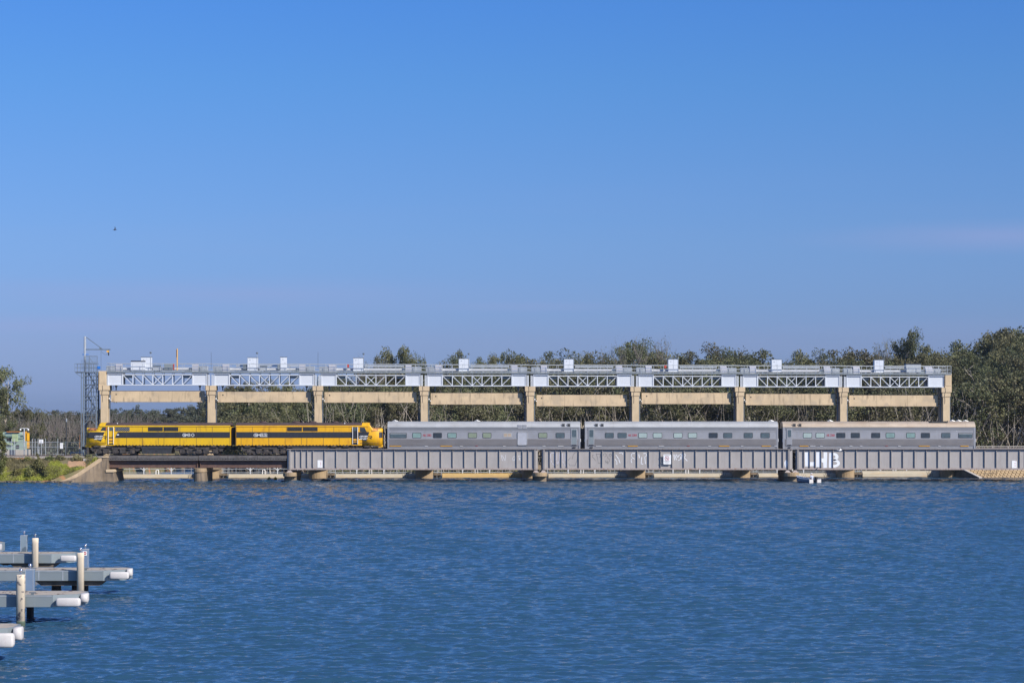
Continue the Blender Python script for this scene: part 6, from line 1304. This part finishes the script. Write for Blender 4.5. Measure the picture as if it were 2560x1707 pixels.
def tree_proto(seed, h, spread, stems, clumps, per, leaf, low=.25, narrow=False, open_=1.0, lm='leaf', bm_='bark', lsize=1.0, twigs=10):
    rg = random.Random(seed); tk = MB(); ends = []
    for s in range(stems):
        lean = rg.uniform(-.16, .16), rg.uniform(-.16, .16); hh = h*(rg.uniform(.72, .96) if stems > 1 else .93)
        bx, by = rg.uniform(-.5, .5)*(stems > 1), rg.uniform(-.5, .5)*(stems > 1); pts = []; n = 7; ox = oy = 0
        for k in range(n+1):
            f = k/n; ox += rg.uniform(-.22, .22); oy += rg.uniform(-.22, .22); pts.append(Vector((bx+lean[0]*hh*f+ox, by+lean[1]*hh*f+oy, hh*f)))
        r0 = h*.013*rg.uniform(.7, 1.2); tk.tube(pts, [r0*(1-.85*k/n)+.015 for k in range(n+1)], 5, cap=False)
        nb = max(4, int(9*open_))
        for b in range(nb):
            f = rg.uniform(low, .97); k = min(n-1, int(f*n)); base = pts[k].lerp(pts[k+1], f*n-k); an = rg.uniform(0, 6.28)
            ln = spread*(rg.uniform(.5, 1.0))*(1.15-.75*abs(f-.55)) * (.55 if narrow else 1); up = rg.uniform(.35, 1.0)
            e = base+Vector((math.cos(an)*ln, math.sin(an)*ln, ln*up)); mid = base.lerp(e, .5)+Vector((rg.uniform(-.2,.2), rg.uniform(-.2,.2), rg.uniform(-.05,.3)))
            tk.tube([base, mid, e], [r0*.35*(1-f*.5)+.012, r0*.22+.01, .012], 4, cap=False); ends += [mid.lerp(e, .3), e, e]
            for q in range(2):
                e2 = e+Vector((rg.gauss(0,.5), rg.gauss(0,.5), rg.uniform(-.1,.8)))*spread*.3; tk.tube([mid.lerp(e, rg.uniform(.3,.9)), e2], [.02, .01], 3, cap=False); ends.append(e2)
        ends.append(pts[-1]); ends.append(pts[-1]+Vector((rg.uniform(-.5,.5),0,.3)))
    for _ in range(twigs):      # thin pale sucker stems low down
        x, y = rg.uniform(-spread, spread)*.8, rg.uniform(-spread, spread)*.8; z0 = rg.uniform(0, h*.3); l = rg.uniform(.2,.45)*h
        tk.tube([(x,y,z0),(x+rg.uniform(-.8,.8),y+rg.uniform(-.5,.5),z0+l*.6),(x+rg.uniform(-1.5,1.5),y+rg.uniform(-.8,.8),z0+l)], [.05,.035,.015], 3, cap=False)
    pts = []; per = int(per*2.0); leaf = leaf*.68
    for c in range(clumps):
        e = rg.choice(ends); c0 = e+Vector((rg.gauss(0,.35), rg.gauss(0,.35), rg.gauss(0,.3)))*(spread/2.6); r = rg.uniform(.45, 1.05)*spread/2.8; tone = rg.uniform(0, .8)
        for _ in range(per):
            d = Vector((rg.gauss(0,1), rg.gauss(0,1), rg.gauss(0,.75))); d *= r*rg.uniform(.35, 1)**.5/max(d.length, .01)
            pts.append((c0+d, min(1, tone+rg.uniform(0, .3))))
    zmax = max(p.z for p, _ in pts)
    return (tk.mesh('trunk', M[bm_], recalc=False), leafmesh('crown', pts, leaf*lsize, M[lm], rg), zmax)
PR = [tree_proto(11, 15, 3.0, 2, 115, 46, .23, .32), tree_proto(12, 16, 3.4, 3, 130, 44, .23, .30), tree_proto(13, 14, 2.6, 2, 95, 46, .22, .35, narrow=True),
      tree_proto(14, 15, 3.3, 3, 120, 42, .23, .25), tree_proto(15, 13, 2.8, 2, 100, 46, .22, .3), tree_proto(16, 16, 3.8, 3, 140, 42, .24, .35, open_=1.2)]
PS = [tree_proto(21, 9, 2.7, 3, 80, 40, .22, .12, twigs=20), tree_proto(22, 8, 2.9, 4, 70, 38, .22, .10, twigs=26), tree_proto(23, 10, 2.4, 3, 62, 38, .21, .2, twigs=30)]
PF = [tree_proto(31, 12, 3.0, 3, 150, 34, .32, .2, lm='leaf_far', bm_='bark_dk'), tree_proto(32, 13, 2.6, 3, 120, 34, .32, .2, narrow=True, lm='leaf_far', bm_='bark_dk'), tree_proto(33, 11, 3.3, 4, 150, 34, .32, .15, lm='leaf_far', bm_='bark_dk')]
PB = [tree_proto(41, 13, 3.4, 3, 26, 12, .18, .4, open_=2.2, twigs=2, bm_='bark_dk')]
def put_tree(proto, x, y, hgt, lab, grp, name='tree', cat='tree', wid=1.0, rg=R):
    tkm, crm, zm = proto; g0 = gzz(x, y); e = bpy.data.objects.new(name, None); COL.objects.link(e); e.location = (x, y, max(g0, -.1)-.15)
    k = hgt/zm; e.rotation_euler = (0, 0, rg.uniform(0, 6.28)); e.scale = (k*wid, k*wid, k); tag(e, lab, cat, grp)
    for nm, me in (('trunk', tkm), ('crown', crm)):
        o = bpy.data.objects.new(nm, me); COL.objects.link(o); o.parent = e
    return e
TL = [(-60,1028),(60,1026),(110,1026),(150,1022),(200,1026),(258,1016),(300,1022),(350,1012),(368,1008),(400,1024),(440,1014),(490,1008),(520,1006),(560,985),(600,966),(640,972),(680,962),(720,966),(770,964),(810,950),(860,930),(905,915),(950,905),(1040,905),(1065,918),(1100,916),(1128,892),(1160,884),(1200,895),(1250,882),(1290,888),(1310,878),(1340,876),(1356,884),(1372,862),(1410,862),(1440,878),(1480,871),(1530,886),(1560,885),(1572,846),(1610,846),(1625,862),(1650,878),(1670,865),(1700,862),(1725,874),(1750,878),(1790,874),(1810,850),(1835,852),(1850,846),(1875,848),(1895,872),(1930,884),(1970,886),(2020,872),(2070,866),(2110,856),(2140,866),(2180,868),(2245,866),(2300,862),(2330,862),(2360,868),(2390,854),(2430,842),(2465,848),(2490,818),(2540,812),(2700,812)]
ON = ['first','second','third','fourth','fifth','sixth','seventh','eighth','ninth','tenth','eleventh','twelfth','thirteenth','fourteenth','fifteenth','sixteenth','seventeenth','eighteenth']
def zone(u):
    if u < 260: return 'left of the stair tower'
    for i in range(8):
        if u < PU[i+1]: return f'between the {ON[i]} and {ON[i+1]} weir pillars'
    return 'right of the rightmost pillar'
ZT = {}
def place(u, y, v, protos, rg, wid=1.0, cls='back-row tree'):
    x = PX(u, y); h = PZ(v, y)-gzz(x, y)+.15
    e = put_tree(rg.choice(protos), x, y, max(3, h), None, None, wid=wid, rg=rg); e['category'] = 'tree'; ZT.setdefault((cls, zone(u)), []).append((u, e))
def label_trees():
    for (cls, z), L in ZT.items():
        for k, (u, e) in enumerate(sorted(L, key=lambda q: q[0])):
            e['label'] = f'{ON[min(k, 17)]} {cls} from the left, {z}'; e['group'] = 'trees of the wood behind the weir' if 'hazy' not in cls else 'trees of the far hazy wood'
rt = random.Random(5); cnt = 0
# main wood, back rows define the skyline, nearer rows fill in below
for row, (y0, step, dv, prot) in enumerate([(326, 41, 4, PR), (318, 44, 16, PR), (309, 52, 36, PR), (301, 52, 66, PR+PS), (294.5, 47, 98, PS)]):
    u = 560+rt.uniform(0, 30) if row else 548
    while u < 2640:
        yy = y0+rt.uniform(-3, 3); sk = pl(TL, u)
        v = sk+dv*(1.0 if sk < 900 else .75)+rt.uniform(-3, 5)+(rt.uniform(-4, 16) if row else 0)
        if u > 2380 or yy > 300 or row >= 3: pass
        if v < 1105: place(u, yy if u < 2400 else yy-1, v, prot, rt, rt.uniform(.85, 1.15)*(1 if row < 3 else 1.1), ['back-row skyline tree','second-row tree','middle-row tree','lower fourth-row tree','low front-row tree'][row]); cnt += 1
        u += step*rt.uniform(.75, 1.25)*(1.0 if row != 1 else 1.0)
# clumps standing clear above the walkway between the fourth bay's trees
for u, v, w in [(962,885,.6),(1000,862,.75),(1022,875,.7),(1040,884,.6),(1152,872,.55),(1201,879,.5),(1236,882,.5),(1262,872,.55),(1275,878,.5),(2258,818,.6),(2282,825,.6),(2500,818,.8),(2535,820,.8),(1590,842,.8),(1660,1e9,1)]:
    if v < 1000: place(u, 322+rt.uniform(-2,2), v, PR, rt, w, 'tree standing above its neighbours')
for kb_, (u, v) in enumerate(sorted([(1600,836),(1654,838),(1545,852),(1520,868),(905,892),(2206,842),(952,888)])):
    x = PX(u, 316); put_tree(PB[0], x, 316, PZ(v,316)-1, f'{ON[kb_]} bare twiggy treetop from the left, sticking up above the wood', 'bare trees in the wood', rg=rt, wid=.28)
# far hazy wood on the left
for nm_, y0, step, dv in (('back-row', 440, 27, 0), ('middle-row', 424, 30, 6), ('front-row', 407, 36, 22)):
    u = -30.0
    while u < 585:
        yy = y0+rt.uniform(-5, 5); xx = PX(u, yy)
        v = pl(TL, u)+dv+rt.uniform(-3, 6); u2 = u
        if u < 250 and dv >= 14: yy -= 60
        place(u2, yy, v, PF, rt, rt.uniform(1.15,1.5), 'far hazy '+nm_+' tree'); cnt += 1
        u += step*rt.uniform(.7, 1.3)
# the big open gum at the left edge and lower trees behind the compound
pg = tree_proto(53, 14.5, 3.1, 2, 95, 34, .26, .42, open_=1.2, twigs=2)
e = put_tree(pg, PX(6,285), 285, PZ(895,285)-2.8, 'tall open gum tree with pale limbs at the left edge', None, 'gum_tree', rg=rt, wid=.8)
e.rotation_euler.z = 1.0
for u, y, v, w, l in [(-24,283,950,.8,'gum tree cut by the left edge of the photo'),(44,292,1010,.8,'rounded bushy tree right of the tall open gum'),(78,300,1018,.8,'dark bushy tree in front of the far wood, right of the gum'),(100,289,1052,.9,'low olive tree behind the white square notice'),(25,281,1046,.9,'low tree behind the pale green pump unit'),(-8,279,1040,.9,'low tree at the left edge behind the pump unit'),(62,280,1066,.9,'low dark shrub-like tree behind the yellow boom pipe')]:
    put_tree(rt.choice(PR[3:5] if v < 1000 else PS), PX(u,y), y, PZ(v,y)-2.8, l, 'trees behind the compound', rg=rt, wid=w)
label_trees()
# undergrowth along the far bank
ug = []; st = MB(); ru = random.Random(9)
for _ in range(4200):
    y = ru.uniform(289, 298) ; x = ru.uniform(-36, 74)
    if x < -28: y += 12*(-28-x)/4
    z = gzz(x, y); tone = ru.uniform(0, .8)
    for _ in range(7): ug.append((Vector((x+ru.gauss(0,.5), y+ru.gauss(0,.5), z+abs(ru.gauss(.6,1.0)))), min(1, tone+ru.uniform(0,.3))))
    if ru.random() < .24: hh = ru.uniform(3.5, 10.5); dx = ru.gauss(0,2.4); st.tube([(x,y,z-.1),(x+dx*.3,y-.6,z+hh*.45),(x+dx,y-1.0,z+hh)], [.055,.045,.012], 4, cap=False)
o = bpy.data.objects.new('undergrowth', leafmesh('undergrowth', ug, .26, M['leaf'], ru)); COL.objects.link(o); tag(o, kind='stuff')
o = bpy.data.objects.new('sapling_thicket', st.mesh('sapling_thicket', M['bark'], recalc=False)); COL.objects.link(o); tag(o, kind='stuff')
ug = []; st = MB()
for _ in range(2400):
    y = ru.uniform(286, 300) ; x = ru.uniform(-76, -51.5); z = gzz(x, y); tone = ru.uniform(0, .6)
    for _ in range(6): ug.append((Vector((x+ru.gauss(0,.5), y+ru.gauss(0,.5), z+abs(ru.gauss(.5,.9)))), min(1, tone+ru.uniform(0,.3))))
    if ru.random() < .35: st.tube([(x,y,z-.1),(x+ru.uniform(-.6,.9),y,z+ru.uniform(1.5,3)),(x+ru.uniform(-.8,2.2),y,z+ru.uniform(3,6.0))], [.05,.035,.012], 4, cap=False)
o = bpy.data.objects.new('undergrowth', leafmesh('undergrowth', ug, .24, M['leaf_far'], ru)); COL.objects.link(o); tag(o, kind='stuff')
o = bpy.data.objects.new('sapling_thicket', st.mesh('sapling_thicket', M['bark_dk'], recalc=False)); COL.objects.link(o); tag(o, kind='stuff')
# grass and weeds on the bank
def blades(n, fx, hmin, hmax, m, nm, seed):
    rg = random.Random(seed); v, f, tn = [], [], []; c = 0
    while c < n:
        x = rg.uniform(-70, -51); y = rg.uniform(253.6, 258.3); w = fx(x, y)
        if rg.random() > w: continue
        c += 1; z = gzz(x, y)-.03; h = rg.uniform(hmin, hmax)*(.5+w*.5); an = rg.uniform(0, 3.14); l = rg.gauss(0,.25)*h, rg.gauss(0,.25)*h; wd = rg.uniform(.02,.05); dx, dy = math.cos(an)*wd, math.sin(an)*wd; i = len(v)
        v += [(x-dx,y-dy,z),(x+dx,y+dy,z),(x+l[0]+dx*.3,y+l[1]+dy*.3,z+h),(x+l[0]-dx*.3,y+l[1]-dy*.3,z+h)]; f.append((i,i+1,i+2,i+3)); tn.append(max(0,min(1,.5+.9*noise.noise(Vector((x*.9,y*.9,5)))+rg.uniform(-.3,.3))))
    me = bpy.data.meshes.new(nm); me.from_pydata(v, [], f); me.materials.append(m); at = me.attributes.new('tint', 'FLOAT', 'FACE'); at.data.foreach_set('value', tn); me.update()
    o = bpy.data.objects.new(nm, me); COL.objects.link(o); tag(o, kind='stuff')
def wall_edge(x, y):      # no grass on the wing wall side
    u = CX+F*x/y; z = gzz(x, y); v = YH+(H-z)*F/y
    if u > 245: return 0
    lim = pl([(140,1210),(166,1193.5),(190,1182),(205,1174),(226,1159),(246,1146)], u); return 1 if v < lim or u < 150 else 0
def f_green(x, y):
    k = noise.noise(Vector((x*.45, y*.45, 7))); u = CX+F*x/y
    lim = pl([(0,255.2),(60,255.4),(105,255.0),(125,256.8),(165,257.0),(176,256.0),(215,256.6),(240,258)], u)
    return wall_edge(x, y)*sm(-.25, .1, k+(lim-y)*.5)
def f_weed(x, y):
    u = CX+F*x/y; return wall_edge(x, y)*sm(-.1, .3, noise.noise(Vector((x*.5, y*.5, 11)))+.1+(.15 if y > 256.8 else 0)-(.45 if 165 < u < 216 and 256.2 < y < 258 else 0))
blades(24000, f_green, .12, .36, M['grass'], 'grass', 1)
blades(15000, f_weed, .12, .42, M['grass_dk'], 'weeds', 2)
def shrub(u, y, r, h, lab, mt='bush', n=1400, seed=1, grp='shrubs on the grassy bank'):
    rg = random.Random(seed); x = PX(u, y); z = gzz(x, y); t = T('shrub', lab, 'shrub', (x, y, z), group=grp); a = MB(); ends = []
    for _ in range(9):
        an = rg.uniform(0, 6.28); e = Vector((x+math.cos(an)*r*rg.uniform(.2,.9), y+math.sin(an)*r*rg.uniform(.2,.7), z+h*rg.uniform(.35,.95))); a.tube([(x,y,z-.1), Vector((x,y,z)).lerp(e,.5)+Vector((0,0,.1)), e], [.03,.02,.008], 4, cap=False); ends.append(e)
    t.part('stems', a, M['bark_dk']); pts = []
    for _ in range(n//35):
        e = rg.choice(ends)+Vector((rg.gauss(0,.2*r), rg.gauss(0,.15*r), rg.gauss(0,.14*h))); tone = rg.uniform(0,.7)
        for _ in range(35): pts.append((e+Vector((rg.gauss(0,.14), rg.gauss(0,.14), rg.gauss(0,.13))), min(1, tone+rg.uniform(0,.3))))
    pts = [(Vector((p.x-x, p.y-y, max(p.z, z+.02)-z)), q) for p, q in pts]
    o = bpy.data.objects.new('foliage', leafmesh('foliage', pts, .13, M[mt], rg)); COL.objects.link(o); o.parent = t.e
shrub(97, 254.6, .55, 2.2, 'tall dark green bush in the middle of the grassy bank', n=1500, seed=2)
shrub(115, 254.0, .3, .8, 'small dark bush right of the tall bush, near the water', n=450, seed=3)
shrub(74, 254.2, .45, .9, 'spreading bush left of the tall bush, near the water', n=700, seed=4)
shrub(42, 254.5, .4, .6, 'low green bush near the left end of the bank', n=500, seed=5)
shrub(68, 257.6, .4, .6, 'small bush below the rail line, left of the white square notice', n=450, seed=6)
shrub(127, 257.8, .4, .5, 'small bush at the top of the bank below the fence', n=400, seed=7)
shrub(190, 257.9, .5, .5, 'dry grey shrub by the fallen slab', 'grass_dk', n=400, seed=8)
shrub(222, 258.4, .4, .3, 'tuft of dry weeds at the locomotive nose', 'grass_dk', n=250, seed=9)
shrub(150, 258.1, .4, .35, 'tuft of weeds under the pale notice board', 'grass_dk', n=250, seed=10)
shrub(-6, 256.5, .8, 3.9, 'bright green leafy bush cut by the left edge, in front of the pump unit', n=2600, seed=12)
shrub(2, 254.6, .6, 1.5, 'dense green bush at the far left of the waterline', n=1100, seed=13)

# ------------------------------------------------------------------ air
if HAZE > 0:
    hb = MB(); hb.box(-1650, 1650, -20, 4100, -2.5, 26.5); hm = bpy.data.materials.new('haze'); hm.use_nodes = True; hn, hl_ = hm.node_tree.nodes, hm.node_tree.links
    hn.remove(hn['Principled BSDF']); pv_ = hn.new('ShaderNodeVolumePrincipled'); pv_.inputs['Density'].default_value = HAZE; pv_.inputs['Color'].default_value = (.80,.88,1,1); pv_.inputs['Anisotropy'].default_value = .3
    hl_.new(pv_.outputs[0], hn['Material Output'].inputs['Volume'])
    o = bpy.data.objects.new('haze', hb.mesh('haze', hm)); COL.objects.link(o); tag(o, kind='stuff')
